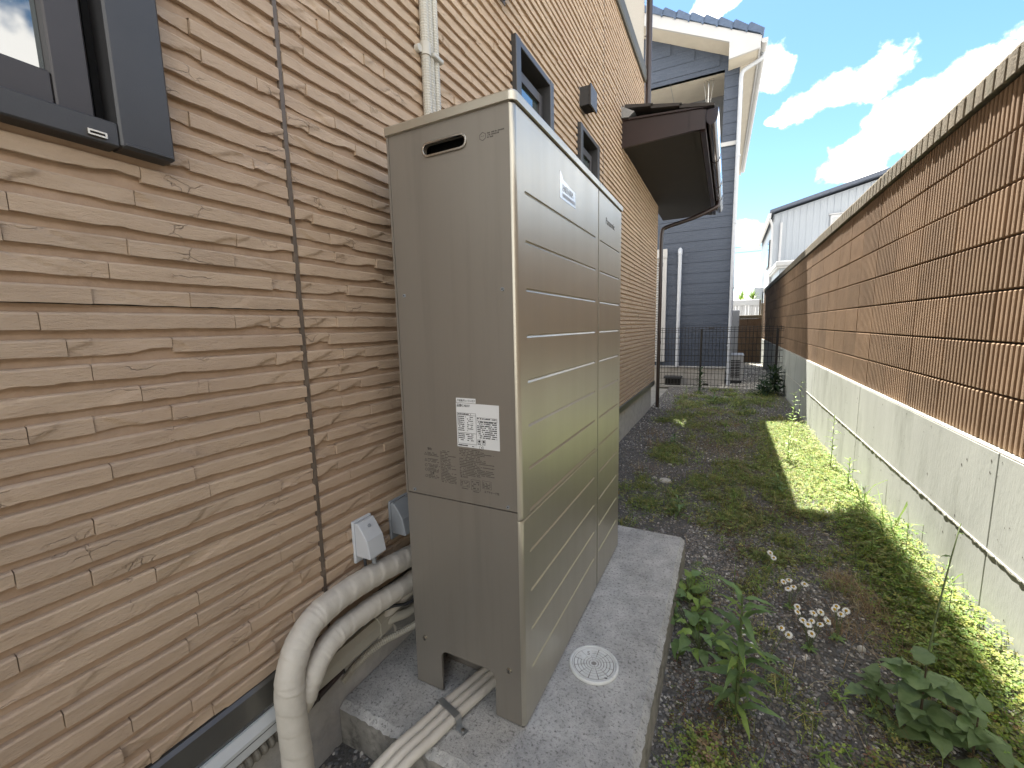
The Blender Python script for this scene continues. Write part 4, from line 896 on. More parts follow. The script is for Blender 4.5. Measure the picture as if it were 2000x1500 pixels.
# ------------------------------------------------------------ retaining wall
def block_mesh(W=.446, H=.2165, ribs=12):
    p = W/ribs; prof = []
    for k in range(ribs):
        y = k*p; prof += [(-.024, y+p*.02), (-.001, y+p*.035), (.0024, y+p*.08), (.0030, y+p*.3), (.0024, y+p*.55), (-.001, y+p*.60), (-.024, y+p*.63)]
    prof += [(-.024, W)]
    prof = [(x, max(.0, min(W, y))) for x, y in prof]
    mb = MB(); n = len(prof); V = []
    for z, ins in ((0, .004), (.004, 0), (H-.004, 0), (H, .004)): V += [(-(x-ins), y, z) for x, y in prof]
    F = [(r*n+i, (r+1)*n+i, (r+1)*n+i+1, r*n+i+1) for r in range(3) for i in range(n-1)]
    mb.add(V, F)
    for z, r in ((0, 0), (H, 3)):
        top = V[r*n:(r+1)*n]; back = [(.06, y, z) for _, y in prof]; q = [(i, i+1, n+i+1, n+i) for i in range(n-1)]; mb.add(top+back, [f if r == 0 else f[::-1] for f in q])
    for e in (0, n-1):
        col = [V[r*n+e] for r in range(4)]; bk = [(.06, y, z) for _, y, z in col]; q = [(i, i+1, 4+i+1, 4+i) for i in range(3)]; mb.add(col+bk, [f if e else f[::-1] for f in q])
    return mb
BLOCK = make_mesh('block', block_mesh(), M_BLOCK)
XW = 1.56
def retaining_wall():
    t = thing('retaining_wall', 'long boundary wall of brown ribbed blocks on a concrete base', 'wall', (XW, 7, -.15))
    y = -1.6; joints = [1.375, 3.478, 5.6, 8.0, 10.5, 13.0]; a = -3.0
    for b in [-.75]+joints+[16.15]:
        mb = MB(); mb.bbox(XW, XW+.17, a+.0025, b-.0025, .2835, .712, .003); mb.bbox(XW, XW+.17, a+.0025, b-.0025, -.3, .2775, .003); part('concrete_panel', mb, M_CONC, t)
        a = b
    mb = MB(); mb.box(XW+.006, XW+.165, -2.98, 16.13, -.29, .705); part('panel_joint', mb, M_MORTAR, t)
    mb = MB(); mb.box(XW+.001, XW+.17, -3.0, 16.15, .7125, .7185); part('base_top', mb, M_CONCTOP, t)
    # ragged lip of grout along the lift joint
    q = random.Random(2); mb = MB(); y = .3
    while y < 8.5:
        L = q.uniform(.02, .09); h = q.uniform(.004, .012); mb.prism([(y, .281), (y+L*.5, .279-h*q.uniform(.2, 1)), (y+L, .281), (y+L, .2865), (y, .2865)], 'x', XW-.006*q.uniform(.5, 1), XW+.004); y += L*q.uniform(.9, 1.1)
    part('grout_lip', mb, M_CONCTOP, t)
    q = random.Random(4); mb = MB()
    for _ in range(150):
        y, z = .6+q.random()**1.6*6, q.uniform(.0, .69); r = q.uniform(.002, .0055); mb.add([(XW-.0012, y+r*math.cos(k*PI/3)*q.uniform(.6, 1), z+r*1.4*math.sin(k*PI/3)) for k in range(6)], [tuple(range(6))[::-1]])
    part('air_holes', mb, M_MORTAR, t, kind='stuff')
    x0 = XW+.026; mb = MB(); mb.box(x0+.027, x0+.12, -2.91, 16.15, .7187, 2.296); part('mortar', mb, M_MORTAR, t)
    for r in range(7):
        z = .722+r*.2255
        for k in range(42):
            inst('block', BLOCK, t, (x0+random.uniform(-.0012, .0012), -2.9105+k*.4535+(.0 if r % 2 == 0 else 0), z))
    # cap blocks with shallow notches
    W, H = .449, .122; pr = []
    for k in range(5):
        a = k*W/5; pr += [(0.004, a), (-.003, a+.010), (-.0045, a+.04), (-.003, a+W/5-.010)]
    pr += [(.004, W)]
    mb = MB(); n = len(pr); V = []
    for z, ins in ((0, .003), (.004, 0), (H-.022, .001), (H-.006, .008), (H, .022)): V += [(x+ins, y, z) for x, y in pr]
    mb.add(V, [(r*n+i, (r+1)*n+i, (r+1)*n+i+1, r*n+i+1) for r in range(4) for i in range(n-1)])
    tp = V[4*n:]; mb.add(tp+[(.16, y, H) for _, y in pr], [(i, n+i, n+i+1, i+1) for i in range(n-1)]); bt = V[:n]; mb.add(bt+[(.16, y, 0) for _, y in pr], [(i, i+1, n+i+1, n+i) for i in range(n-1)])
    for e in (0, n-1):
        col = [V[r*n+e] for r in range(5)]; bk = [(.16, y, z) for _, y, z in col]; f = [(i, i+1, 5+i+1, 5+i) for i in range(4)]; mb.add(col+bk, [g if e else g[::-1] for g in f])
    CAP = make_mesh('cap_block', mb, M_CAP)
    for k in range(42): inst('cap_block', CAP, t, (XW+.006+random.uniform(-.002, .002), -2.9105+k*.4535, 2.301+random.uniform(-.001, .001)))
    # wall across the far end
    t2 = thing('cross_wall', 'low brown ribbed block wall closing the far end of the alley', 'wall', (1.0, 16.3, -.15))
    rz = Matrix.Rotation(PI/2, 4, 'Z')
    for r in range(7):
        for k in range(6):
            m = Matrix.Translation((1.56-k*.4535-.0, 16.2, -.16+r*.2255))@rz; inst('block', BLOCK, t2, None, mw=m)
    for k in range(6): inst('cap_block', CAP, t2, None, mw=Matrix.Translation((1.56-k*.4535, 16.16, 1.42))@rz)
    mb = MB(); mb.box(-1.2, 1.56, 16.216, 16.32, -.2, 1.415); part('mortar', mb, M_MORTAR, t2)
retaining_wall()

# ------------------------------------------------------------ mesh fence
def mesh_fence():
    t = thing('mesh_fence', 'black welded wire fence across the end of the weedy yard', 'fence', (.3, 9.22, -.15))
    for x in (.0, 1.445):
        mb = MB(); mb.bbox(x-.022, x+.022, 9.24, 9.284, -.2, 1.165, .004); part('post', mb, M_FENCE, t)
    mbv = MB(); mbv.tube([(0, 0, -.13), (0, 0, 1.10), (0, -.035, 1.145), (0, 0, 1.19), (0, 0, 1.215)], .0045, 5); vm = make_mesh('wire', mbv, M_FENCE)
    x = -.9
    while x < 1.56: inst('wire', vm, t, (x, 9.225, 0)); x += .0705
    mbh = MB(); mbh.tube([(-.92, 0, 0), (1.55, 0, 0)], .0055, 5); hm = make_mesh('wire', mbh, M_FENCE)
    for z, y in ((1.19, 9.22), (1.145, 9.185), (1.10, 9.22), (.965, 9.22), (.835, 9.22), (.70, 9.22), (.57, 9.22), (.435, 9.22), (.30, 9.22), (.17, 9.22), (.035, 9.22), (-.09, 9.22)): inst('wire', hm, t, (0, y, z))
    mb = MB(); mb.bbox(.06, .18, 9.2, 9.235, -.10, -.055, .004); part('joint_clip', mb, M_FENCE, t); mb = MB(); mb.bbox(.14, .26, 9.17, 9.2, 1.165, 1.19, .003); part('joint_clip', mb, M_FENCE, t)
    mb = MB(); mb.bbox(-.95, 1.55, 9.27, 9.36, -.22, -.155, .006); struct('kerb', mb, M_PADSIDE)
mesh_fence()

# ------------------------------------------------------------ blue house
def blue_house():
    t = thing('blue_house', 'two-storey blue tiled-look house with white bargeboard and a recessed balcony', 'house', (.52, 9.9, -.15), local=True, rz=math.radians(1.2))
    Z = .15  # local z = world z + .15
    W, Ld = 6.0, 7.3
    zb, zt = .42, 7.25
    # dark backing with loggia opening; boards in front
    ox0, ox1, oz0, oz1 = -5.0, -.285, 5.38, 6.87
    def gz_(x): return 7.02-.478*x      # underside line of the verge at x (local, x<=0.3)
    loop = [(-W, zb), (0, zb), (0, gz_(0)), (-W/2, gz_(-W/2)), (-W, gz_(0))]
    mb = MB(); mb.prism([(p[0]-.0, p[1]) for p in loop], 'y', .02, .12, holes=[[(ox0, oz0), (ox0, oz1), (ox1, oz1), (ox1, oz0)]]); part('wall', mb, M_BLUE, t)
    mb = MB(); mb.box(-W, -.02, .1205, Ld, zb, oz0-.02); mb.box(-W, -.02, 1.2, Ld, oz0-.02, 6.9); mb.box(-.27, -.02, .1205, 1.2, oz0, 6.88); mb.box(-W, -.02, .1205, 1.2, 6.9, 7.0); part('body', mb, M_BLUE, t)
    h = .2425; k = 0; z = zb+.004
    while z+h < gz_(-3):
        for xa, xb in ((-W+.001, -3.03), (-3.025, 0)):
            zz = z+h-.006
            segs = [(xa, xb)]
            if zz > oz0 and z < oz1: segs = [(max(xa, ox1), xb)] if xb > ox1 else []
            for a, b in segs:
                if z < oz0 < zz: pts = [(a, z), (b, z), (b, oz0 if b < ox1+.001 else zz), (a, oz0 if a < ox1 else zz)]
                xr = (7.02-zz)/.478; xl = -W-(7.02-zz)/.478
                a2, b2 = max(a, -W+max(0, (zz-gz_(0)))/.478), min(b, -max(0, (zz-gz_(0)))/.478)
                if b2-a2 > .05:
                    mb = MB(); mb.bbox(a2, b2, .0, .0195, z, zz, .003); part('siding_board', mb, M_BLUE, t)
        # side wall boards
        if zz < 7.0:
            mb = MB(); mb.bbox(-.019, .002, .021, Ld, z, zz, .003); part('siding_board', mb, M_BLUE, t)
        z += h; k += 1
    # loggia
    mb = MB(); mb.box(ox0, ox1+.02, .02, 1.19, oz1, oz1+.02); c = part('loggia_ceiling', mb, M_CREAM, t)
    mb = MB(); mb.box(-1.405, -1.395, .03, 1.18, oz1-.002, oz1); part('ceiling_joint', mb, M_GREYPL, c)
    mb = MB(); mb.box(ox0, ox1, 1.15, 1.19, oz0-.01, oz1); mb.box(ox1-.004, ox1+.012, .1, 1.15, oz0, oz1); part('loggia_wall', mb, M_GREYWALL, t)
    mb = MB(); mb.tube([(-.60, .25, oz1), (-.60, .25, 5.9)], .022, 10)
    for s in (-1, 1): mb.tube([(-.60+s*.10, .25, oz1-.02), (-.60+s*.02, .25, 6.2), (-.60, .25, 6.05)], .006, 6); mb.tube([(-.60+s*.10, .25, oz1-.02), (-.60, .25, oz1-.015)], .006, 6)
    mb.tube([(-.66, .25, 6.45), (-.54, .25, 6.45)], .006, 6); part('clothes_pole_holder', mb, M_STEEL, t)
    mb = MB(); mb.bbox(-W, .012, -.02, .02, 5.29, 5.375, .004); mb.bbox(.003, .016, .02, Ld, 5.29, 5.375, .004); part('white_band', mb, M_WHITE, t)
    # gable: bargeboard, soffit, tiles
    xe = .36; ye = -.5
    def zl(x): return 7.02-.478*(x-.0)
    mb = MB(); xa = -.22
    mb.prism([(xa, zl(xa)), (xa, 6.80), (xe-.03, 6.86), (xe, 7.08), (-W/2, zl(-W/2)+.27), (-W/2, zl(-W/2))], 'y', ye, ye+.05); part('bargeboard', mb, M_WHITE, t)
    mb = MB(); mb.prism([(-W/2, zl(-W/2)+.27), (-W-.36, 7.08), (-W-.36, 6.86), (-W, zl(0)), (-W/2, zl(-W/2))], 'y', ye, ye+.05); part('bargeboard', mb, M_WHITE, t, label='far slope bargeboard')
    mb = MB(); mb.prism([(0, zl(0)), (-W/2, zl(-W/2)), (-W, zl(0)), (-W, zl(0)+.02), (-W/2, zl(-W/2)+.02), (0, zl(0)+.02)], 'y', ye+.05, .02); part('gable_soffit', mb, M_CREAM, t)
    mb = MB(); mb.prism([(-.22, 6.82), (xe-.04, 6.88), (xe-.04, 6.92), (-.22, 7.0)], 'y', ye+.05, .0); mb.prism([(.003, 6.83), (xe-.04, 6.88), (xe-.04, 6.92), (.003, 6.9)], 'y', 0.0, Ld+.3); part('eave_soffit', mb, M_CREAM, t)
    mb = MB(); mb.bbox(xe-.045, xe-.012, ye+.05, Ld+.35, 6.86, 7.06, .004); f = part('fascia', mb, M_WHITE, t)
    mb = MB(); mb.prism([(xe-.011, 7.00)]+[(xe+.05+.06*math.cos(math.radians(a)), 7.0+.06*math.sin(math.radians(a))) for a in range(190, 361, 14)]+[(xe+.104, 7.03), (xe-.011, 7.03)], 'y', ye+.02, Ld+.35); part('gutter', mb, M_WHITE, f)
    mb = MB(); mb.prism([(-W/2, zl(-W/2)+.28), (xe+.02, zl(xe)+.26), (xe+.02, zl(xe)+.30), (-W/2, zl(-W/2)+.32), (-W-xe, zl(xe)+.30), (-W-xe, zl(xe)+.26)], 'y', ye+.02, Ld+.4); part('roof', mb, M_BLUEROOF, t)
    tm = MB(); tl = .30; nseg = 6
    for i in range(nseg): pass
    V = []; pr = [(0, .0), (.0, .10), (.03, .125), (.27, .045), (.315, .03), (.315, -.085), (.29, -.085), (.27, -.06), (.02, -.015)]
    tm.prism([(a, b) for a, b in pr], 'y', -.03, .30)
    TILE = make_mesh('verge_tile', tm, M_BLUEROOF)
    x = xe+.03-.30; q = 0
    while x > -W/2-.2:
        o = inst('verge_tile', TILE, t, (x, ye-.0, zl(x)+.275)); o.rotation_euler = (0, math.radians(18), 0); x -= .272
    # base, pipes, shutter
    mb = MB(); mb.box(-W, -.03, .03, Ld, -.3, zb-.04); part('foundation', mb, M_FOUND, t)
    mb = MB(); mb.bbox(-W, .006, -.012, .04, zb-.045, zb, .004); part('drip_band', mb, M_WHITE, t)
    mb = MB(); P = [Vector((-1.075, -.055, 3.16)), Vector((-1.075, -.055, .45))]+[Vector((-1.065, -.055, .41)), Vector((-1.03, -.055, .395))]+[Vector((-.6, -.05, .38)), Vector((-.10, -.05, .40))]
    mb.tube(P[:3], .042, 12); mb.tube([(-1.075, -.055, 3.05), (-1.075, -.055, 3.165), (-1.075, -.02, 3.19)], [.05, .05, .03], 12); part('pipe_cover', mb, M_PVC, t)
    mb = MB(); mb.bbox(-2.9, -1.36, -.09, 0, 3.0, 3.21, .006); mb.bbox(-1.50, -1.365, -.075, 0, .56, 3.0, .005); mb.bbox(-2.9, -1.36, -.08, 0, .52, .56, .004); s = part('shutter', mb, M_WHITE, t)
    sm = MB(); sm.prism([(-.02, 0), (-.045, .03), (-.03, .05), (-.02, .052)], 'x', -2.9, -1.505)
    mb = MB(); zz = .57
    while zz < 2.99: mb.add([(x_, y_, z_+zz) for x_, y_, z_ in sm.v], [list(f_) for f_ in sm.f]); zz += .058
    part('slat_curtain', mb, M_WHITE, s, kind='stuff')
    mb = MB(); P = smooth_path([(xe+.05, -.10, 6.98), (xe+.04, -.10, 6.86), (.10, -.10, 6.72), (.035, -.10, 6.62), (.03, -.10, 6.4)], 5)+[Vector((.03, -.10, 3.0)), Vector((.05, -.10, -.1))]; mb.tube(P, .04, 12); d = part('downpipe', mb, M_PVC, t)
    for zz in (5.0, 3.6, 2.2, .9): mb = MB(); mb.tube([(.04, -.10, zz), (.04, -.10, zz+.04)], .047, 12); mb.tube([(.04, -.10, zz+.02), (.0, .0, zz+.02)], .01, 6); part('pipe_bracket', mb, M_PVC, d)
    mb = MB(); mb.bbox(.0025, .06, .5, .58, 1.2, 4.3, .004); part('corner_duct', mb, M_WHITE, t)
    # things by the blue house
    a = thing('outdoor_unit', 'white air conditioner outdoor unit with dark grille beside the blue house', 'air conditioner', (.70, 10.3, -.15))
    x0, x1, y0, y1, z0, z1 = .575, .875, 10.2, 10.95, -.09, .53
    mb = MB(); mb.bbox(x0, x1, y0+.01, y1, z0, z1-.02, .01); part('body', mb, M_WHITE, a)
    mb = MB(); mb.bbox(x0-.01, x1+.01, y0-.005, y1+.01, z1-.02, z1, .006); part('top', mb, M_WHITE, a)
    mb = MB(); mb.box(x0+.03, x1-.07, y0+.002, y0+.0095, z0+.06, z1-.13); g = part('grille_opening', mb, M_BLACK, a)
    for k in range(11):
        zz = z0+.065+k*.0385; mb = MB(); mb.box(x0+.03, x1-.07, y0-.006, y0+.004, zz, zz+.013); part('grille_bar', mb, M_WHITE, g)
    mb = MB(); mb.box(x0+.12, x0+.13, y0-.008, y0-.006, z0+.06, z1-.13); mb.bbox(x0+.08, x0+.16, y0-.004, y0+.006, z1-.10, z1-.075, .003); part('grille_rib', mb, M_WHITE, g)
    mb = MB(); mb.box(x0+.02, x1-.02, y0+.03, y0+.13, -.17, z0); mb.box(x0+.02, x1-.02, y1-.13, y1-.03, -.17, z0); part('foot', mb, M_DARKBOX, a)
    a = thing('water_heater', 'tall narrow white water heater standing behind the outdoor unit', 'water heater', (.70, 12.2, -.15))
    mb = MB(); mb.bbox(.50, .78, 12.0, 12.6, -.1, 1.62, .015); part('body', mb, M_WHITE, a)
    mb = MB()
    for zz in (.5, .9, 1.3): mb.box(.74, .783, 11.99, 12.0, zz, zz+.012)
    part('seam', mb, M_GREYPL, a)
    a = thing('step_box', 'black plastic step box on the ground below the shutter', 'step', (-.6, 9.7, -.15))
    mb = MB(); mb.bbox(-.82, -.42, 9.55, 9.85, .0, .035, .005); part('tread', mb, M_DARKBOX, a)
    mb = MB(); mb.bbox(-.79, -.45, 9.58, 9.82, -.17, -.001, .004); part('base', mb, M_BLACK, a)
blue_house()

# ------------------------------------------------------------ background
def background():
    t = thing('white_house', 'white metal-clad house with a sloping roof beyond the block wall', 'house', (3.5, 24, -.2))
    x0, Y = 2.16, 22.0
    def roof(x): return 6.20+.249*(x-2.07)
    mb = MB(); mb.prism([(x0, -.2), (9.5, -.2), (9.5, roof(9.5)-.12), (x0, roof(x0)-.12)], 'y', Y+.04, Y+8); part('wall', mb, M_WSIDING, t)
    # ribs of the metal cladding
    pm = MB(); x = x0+.02
    while x < 7.5:
        pm.prism([(x, Y+.04), (x+.02, Y+.022), (x+.10, Y+.022), (x+.12, Y+.04)], 'z', -.2, roof(x)-.16); x += .24
    part('cladding_ribs', pm, M_WSIDING, t)
    mb = MB(); mb.prism([(1.98, roof(1.98)-.03), (9.8, roof(9.8)-.03), (9.8, roof(9.8)+.17), (1.98, roof(1.98)+.08)], 'y', Y-.28, Y+8.3); part('roof', mb, M_ROOFBLUE, t)
    mb = MB(); mb.prism([(1.93, 5.86), (2.02, 5.84), (2.04, 6.12), (1.93, 6.12)], 'y', Y-.26, Y+8.3); part('gutter', mb, M_WHITE, t)
    mb = MB(); mb.tube([(2.02, Y-.2, 5.85), (2.10, Y-.05, 5.6), (2.12, Y-.05, 5.4), (2.12, Y-.05, -.2)], .045, 10); part('downpipe', mb, M_WHITE, t)
    mb = MB(); mb.tube([(2.46, Y-.03, 5.7), (2.46, Y-.03, 3.4)], .05, 10); part('pipe_cover', mb, M_WHITE, t)
    def win(n, f, lab=None):
        pass
    mb = MB(); mb.bbox(4.24, 4.66, Y-.06, Y+.03, 4.75, 5.78, .02); w = part('window', mb, M_WHITE, t); mb = MB(); mb.box(4.33, 4.57, Y-.07, Y-.061, 4.83, 5.66); part('pane', mb, M_GLASS, w)
    mb = MB(); mb.bbox(4.18, 4.72, Y-.09, Y+.02, 5.785, 5.84, .01); part('window_hood', mb, M_WHITE, w)
    for ya, yb, za, zb in ((23.2, 24.4, 3.9, 5.2), (24.3, 25.2, 1.3, 2.0)):
        mb = MB(); mb.bbox(x0-.05, x0+.02, ya, yb, za, zb, .02); w = part('window', mb, M_SASH, t); mb = MB(); mb.box(x0-.06, x0-.051, ya+.1, yb-.1, za+.1, zb-.1); part('pane', mb, M_GLASS, w)
    mb = MB(); mb.bbox(2.2, 6.2, 18.6, Y, 2.0, 3.42, .03); b = part('bay', mb, M_WSIDING, t)
    mb = MB(); mb.bbox(2.06, 6.3, 18.45, Y, 3.42, 3.60, .02); mb.bbox(2.10, 6.25, 18.5, Y, 3.34, 3.42, .02); part('bay_cornice', mb, M_WHITE, b)
    mb = MB(); mb.bbox(1.72, 2.12, 26.2, 28.6, 2.2, 3.2, .03); bb = part('balcony', mb, M_WSIDING, t); mb = MB(); mb.box(1.70, 1.719, 26.2, 28.6, 3.2, 4.1); part('glass_rail', mb, M_GLASS, bb)
    # white panel fence
    t = thing('panel_fence', 'white vertical-board fence with a top rail behind the low block wall', 'fence', (1.0, 20, 0))
    for k in range(18):
        x = -.6+k*.125; mb = MB(); mb.bbox(x, x+.119, 20.0, 20.03, -.2, 2.02, .006); part('board', mb, M_WHITE, t)
    mb = MB(); mb.bbox(-.65, 1.66, 19.96, 20.06, 2.02, 2.26, .012); part('top_rail', mb, M_WHITE, t)
    mb = MB(); mb.bbox(1.66, 1.72, 19.96, 20.06, -.2, 2.24, .006); part('end_post', mb, M_STEMB, t)
    t = thing('brown_fence', 'brown slatted fence squeezed between the white fence and the white house', 'fence', (1.9, 20.3, 0))
    for k in range(3):
        mb = MB(); mb.bbox(1.74+k*.14, 1.86+k*.14, 20.2, 20.23, -.2, 2.1, .005); part('board', mb, M_STEMB, t)
    # spiky plants
    q = random.Random(11)
    for cx, lab in ((1.02, 'left spiky palm-like plant peeking over the white fence'), (1.50, 'right spiky palm-like plant peeking over the white fence')):
        t = thing('yucca_plant', lab, 'plant', (cx, 22, -.2), 'spiky plants behind the white fence')
        mb = MB(); mb.tube([(cx, 22, -.2), (cx, 22, 2.2)], [.09, .07], 8); part('trunk', mb, M_STEMB, t)
        mb = MB()
        for k in range(46):
            a = q.uniform(0, 2*PI); e = q.uniform(.0, 1.45); L = q.uniform(.4, .62); d = Vector((math.cos(a)*math.cos(e), math.sin(a)*math.cos(e), math.sin(e))); s = d.cross(Vector((0, 0, 1))).normalized()*.028
            b = Vector((cx, 22, 2.36)); mid = b+d*L*.5; tip = b+d*L-Vector((0, 0, .12*math.cos(e))); mb.add([b-s*.6, b+s*.6, mid+s, mid-s, tip], [(0, 1, 2, 3), (3, 2, 4)])
        part('crown', mb, M_LEAFL, t)
    for y, z, lab in ((40, 7.55, 'uppermost power line crossing the sky gap'), (40, 7.12, 'second power line just below the uppermost one'), (40, 4.45, 'lowest power line, far below the other two')):
        mb = MB(); P = [Vector((-40+4*k, y, z+.25*((k-10)/10)**2*2-.0)) for k in range(21)]; mb.tube(P, .022, 6); solo('power_line', mb, M_POWER, lab, 'power line', 'power lines in the distance')
background()

# ------------------------------------------------------------ weeds and plants
def leaf_cluster(name, n, pos, sizes, cols, m, hmax=None):
    # trefoil leaves: three obovate leaflets of three triangles each
    V, F, C = [], [], []
    x, y = pos; z0 = gz(x, y); h = RNG.uniform(.006, .045, n) if hmax is None else RNG.uniform(.004, 1, n)*hmax; th = RNG.uniform(0, 2*PI, n)
    tl = RNG.uniform(-.45, .45, (n, 2))
    base = np.array([(0.06, 0, 0), (.55, -.33, .10), (1.0, -.18, .06), (.88, 0, 0.0), (1.0, .18, .06), (.55, .33, .10)])
    tri = np.array([(0, 1, 3), (1, 2, 3), (0, 3, 5), (3, 4, 5)])
    allV = []; allF = []; allC = []; b = 0
    for k in range(3):
        a = th+k*2*PI/3; c, s = np.cos(a)[:, None], np.sin(a)[:, None]
        P = base[None]*sizes[:, None, None]
        px, py, pz = P[..., 0], P[..., 1], P[..., 2]
        X = px*c-py*s; Yv = px*s+py*c; Zv = pz+X*tl[:, :1]+Yv*tl[:, 1:]
        W = np.stack([X+x[:, None], Yv+y[:, None], Zv+(z0+h)[:, None]], -1).reshape(-1, 3)
        allV.append(W); allF.append((tri[None]+(np.arange(n)*6)[:, None, None]).reshape(-1, 3)+b); allC.append(np.repeat(cols, 6, 0)); b += len(W)
    o = np_mesh(name, np.concatenate(allV), np.concatenate(allF), np.concatenate(allC), m); o['kind'] = 'stuff'; return o
def patches(n, centers, keep=None):
    # gaussian clumps: (x, y, sx, sy, weight)
    w = np.array([c[4] for c in centers], float); w /= w.sum(); k = RNG.choice(len(centers), n, p=w); c = np.array(centers)[k]
    x = RNG.normal(c[:, 0], c[:, 2]); y = RNG.normal(c[:, 1], c[:, 3])
    ok = (x < 1.545) & (x > -.60) & (y < 9.1) & ~((x < .37) & (y < 1.55) & (y > -.25)) & ~((y < 6.5) & (x < -.52))
    return x[ok], y[ok]
def shade(n, base, var=.3, hue=.12):
    base = np.array(base); c = base[RNG.integers(0, len(base), n)]*RNG.uniform(1-var, 1+var, (n, 1)); return np.clip(c*(1+RNG.normal(0, hue, (n, 3))*np.array([1, .6, .8])), .005, .9)
GREENS = [(.23, .28, .085), (.30, .34, .10), (.19, .24, .075), (.36, .37, .13), (.15, .19, .065)]
LIME = [(.25, .34, .065), (.30, .37, .08), (.19, .29, .055), (.38, .37, .16), (.15, .24, .05), (.22, .31, .06)]
REDS = [(.14, .075, .048), (.17, .10, .055), (.10, .068, .038), (.13, .12, .045)]
STRAWC = [(.38, .30, .17), (.30, .22, .12), (.45, .37, .23), (.26, .19, .10), (.33, .22, .12)]
cl_wall = [(1.43, 1.0+.35*i, .10, .2, 1) for i in range(10)]+[(1.25, 2.9+.4*i, .2, .25, 1.7) for i in range(8)]+[(1.35, 5.0, .15, .6, 1)]
x, y = patches(30000, cl_wall+[(1.42, 1.0+.25*i, .09, .12, .9) for i in range(6)]); n = len(x); leaf_cluster('clover_cover', n, (x, y), RNG.uniform(.007, .017, n), shade(n, LIME+GREENS), M_WEED, .04+.10*np.clip((x-1.2)/.25, 0, 1)*np.clip((3.2-y)/1.0, .25, 1))
q = random.Random(21)
cl_sp = [(q.uniform(.4, 1.3), q.uniform(.0, 3.2), q.uniform(.03, .07), q.uniform(.03, .08), q.uniform(.5, 1.2)) for _ in range(46)]+[(q.uniform(-.25, 1.15), q.uniform(1.7, 4), q.uniform(.04, .10), q.uniform(.05, .12), q.uniform(.9, 2.2)) for _ in range(60)]+[(q.uniform(-.3, 1.3), q.uniform(4, 9), q.uniform(.06, .14), q.uniform(.08, .2), q.uniform(.7, 1.6)) for _ in range(60)]+[(.55, 2.2, .1, .15, 2.5), (.05, 2.3, .12, .15, 2), (.6, .28, .05, .06, 1.0), (.85, .30, .06, .05, 1.2), (.58, .16, .06, .05, 1)]
x, y = patches(22000, cl_sp); n = len(x); leaf_cluster('weed_cover', n, (x, y), RNG.uniform(.006, .014, n)*np.clip(.8+y*.13, .8, 2), shade(n, GREENS), M_WEED)
x, y = patches(900, [(.58, .17, .05, .045, 1), (.52, .30, .03, .04, .6), (.44, .12, .03, .05, .5), (.80, .20, .05, .04, .8), (1.0, .45, .05, .05, .5), (1.35, .75, .08, .08, 1)]); n = len(x); leaf_cluster('oxalis', n, (x, y), RNG.uniform(.011, .02, n), shade(n, [(.26, .34, .07), (.20, .29, .06), (.31, .37, .09), (.34, .24, .16)]), M_WEED, np.full(n, .045))
cl_rd = [(q.uniform(.38, 1.15), q.uniform(.1, 2.6), q.uniform(.04, .10), q.uniform(.04, .12), 1) for _ in range(26)]+[(q.uniform(-.1, .95), q.uniform(2, 5.5), q.uniform(.06, .15), q.uniform(.08, .2), 1.2) for _ in range(26)]
x, y = patches(7500, cl_rd); n = len(x); leaf_cluster('reddish_cover', n, (x, y), RNG.uniform(.004, .009, n), shade(n, REDS), M_WEED)
def blades(name, x, y, L, wid, lean, cols, m, ang=None, droop=.6):
    n = len(x); z = gz(x, y)-.004; a = RNG.uniform(0, 2*PI, n) if ang is None else ang
    d = np.stack([np.cos(a), np.sin(a)], -1); sd = np.stack([-np.sin(a), np.cos(a)], -1)
    V = np.zeros((n, 7, 3)); ts = [0, .4, .75, 1.0]; ws = [1, .85, .5, 0]
    k = 0
    for t, w in zip(ts, ws):
        hor = L*lean*(t**1.6); ver = L*np.sqrt(np.clip(1-lean**2*.8, .05, 1))*(t-droop*lean*t*t*.62)
        cx = x+d[:, 0]*hor; cy = y+d[:, 1]*hor; cz = z+ver
        for s in ((-1, 1) if w else (0,)):
            V[:, k, 0] = cx+sd[:, 0]*wid*w*s*.5; V[:, k, 1] = cy+sd[:, 1]*wid*w*s*.5; V[:, k, 2] = cz; k += 1
    tri = np.array([(0, 1, 3), (0, 3, 2), (2, 3, 5), (2, 5, 4), (4, 5, 6)])
    F = (tri[None]+(np.arange(n)*7)[:, None, None]).reshape(-1, 3)
    o = np_mesh(name, V.reshape(-1, 3), F, np.repeat(cols, 7, 0), m); o['kind'] = 'stuff'; return o
x, y = patches(8000, cl_wall+[(1.2, 7.8, .25, .5, 4), (.4, 8.0, .5, .5, 1.5), (.5, 6.5, .4, .8, 1.5), (.1, 5.2, .3, .8, 1), (.6, 4, .3, .8, 1)]+[(c[0], c[1], c[2], c[3], .12) for c in cl_sp]); n = len(x)
blades('grass', x, y, RNG.uniform(.03, .14, n), RNG.uniform(.002, .005, n), RNG.uniform(.1, .9, n), shade(n, GREENS+LIME), M_WEED)
x, y = patches(6000, [(c[0], c[1], c[2]*.5, c[3]*.5, c[4]) for c in cl_sp]+[(q.uniform(-.3, 1.4), q.uniform(5.2, 9), .05, .06, 1.5) for _ in range(40)]); n = len(x)
blades('low_weeds', x, y, RNG.uniform(.03, .085, n)*np.clip(.7+y*.1, .8, 1.5), RNG.uniform(.006, .013, n)*np.clip(.7+y*.1, .8, 1.4), RNG.uniform(.4, 1.0, n), shade(n, GREENS+[(.10, .17, .07), (.20, .26, .05)]), M_WEED)
x, y = patches(3000, [(q.uniform(-.3, 1.2), q.uniform(3, 8.5), .08, .1, 1) for _ in range(26)]); n = len(x)
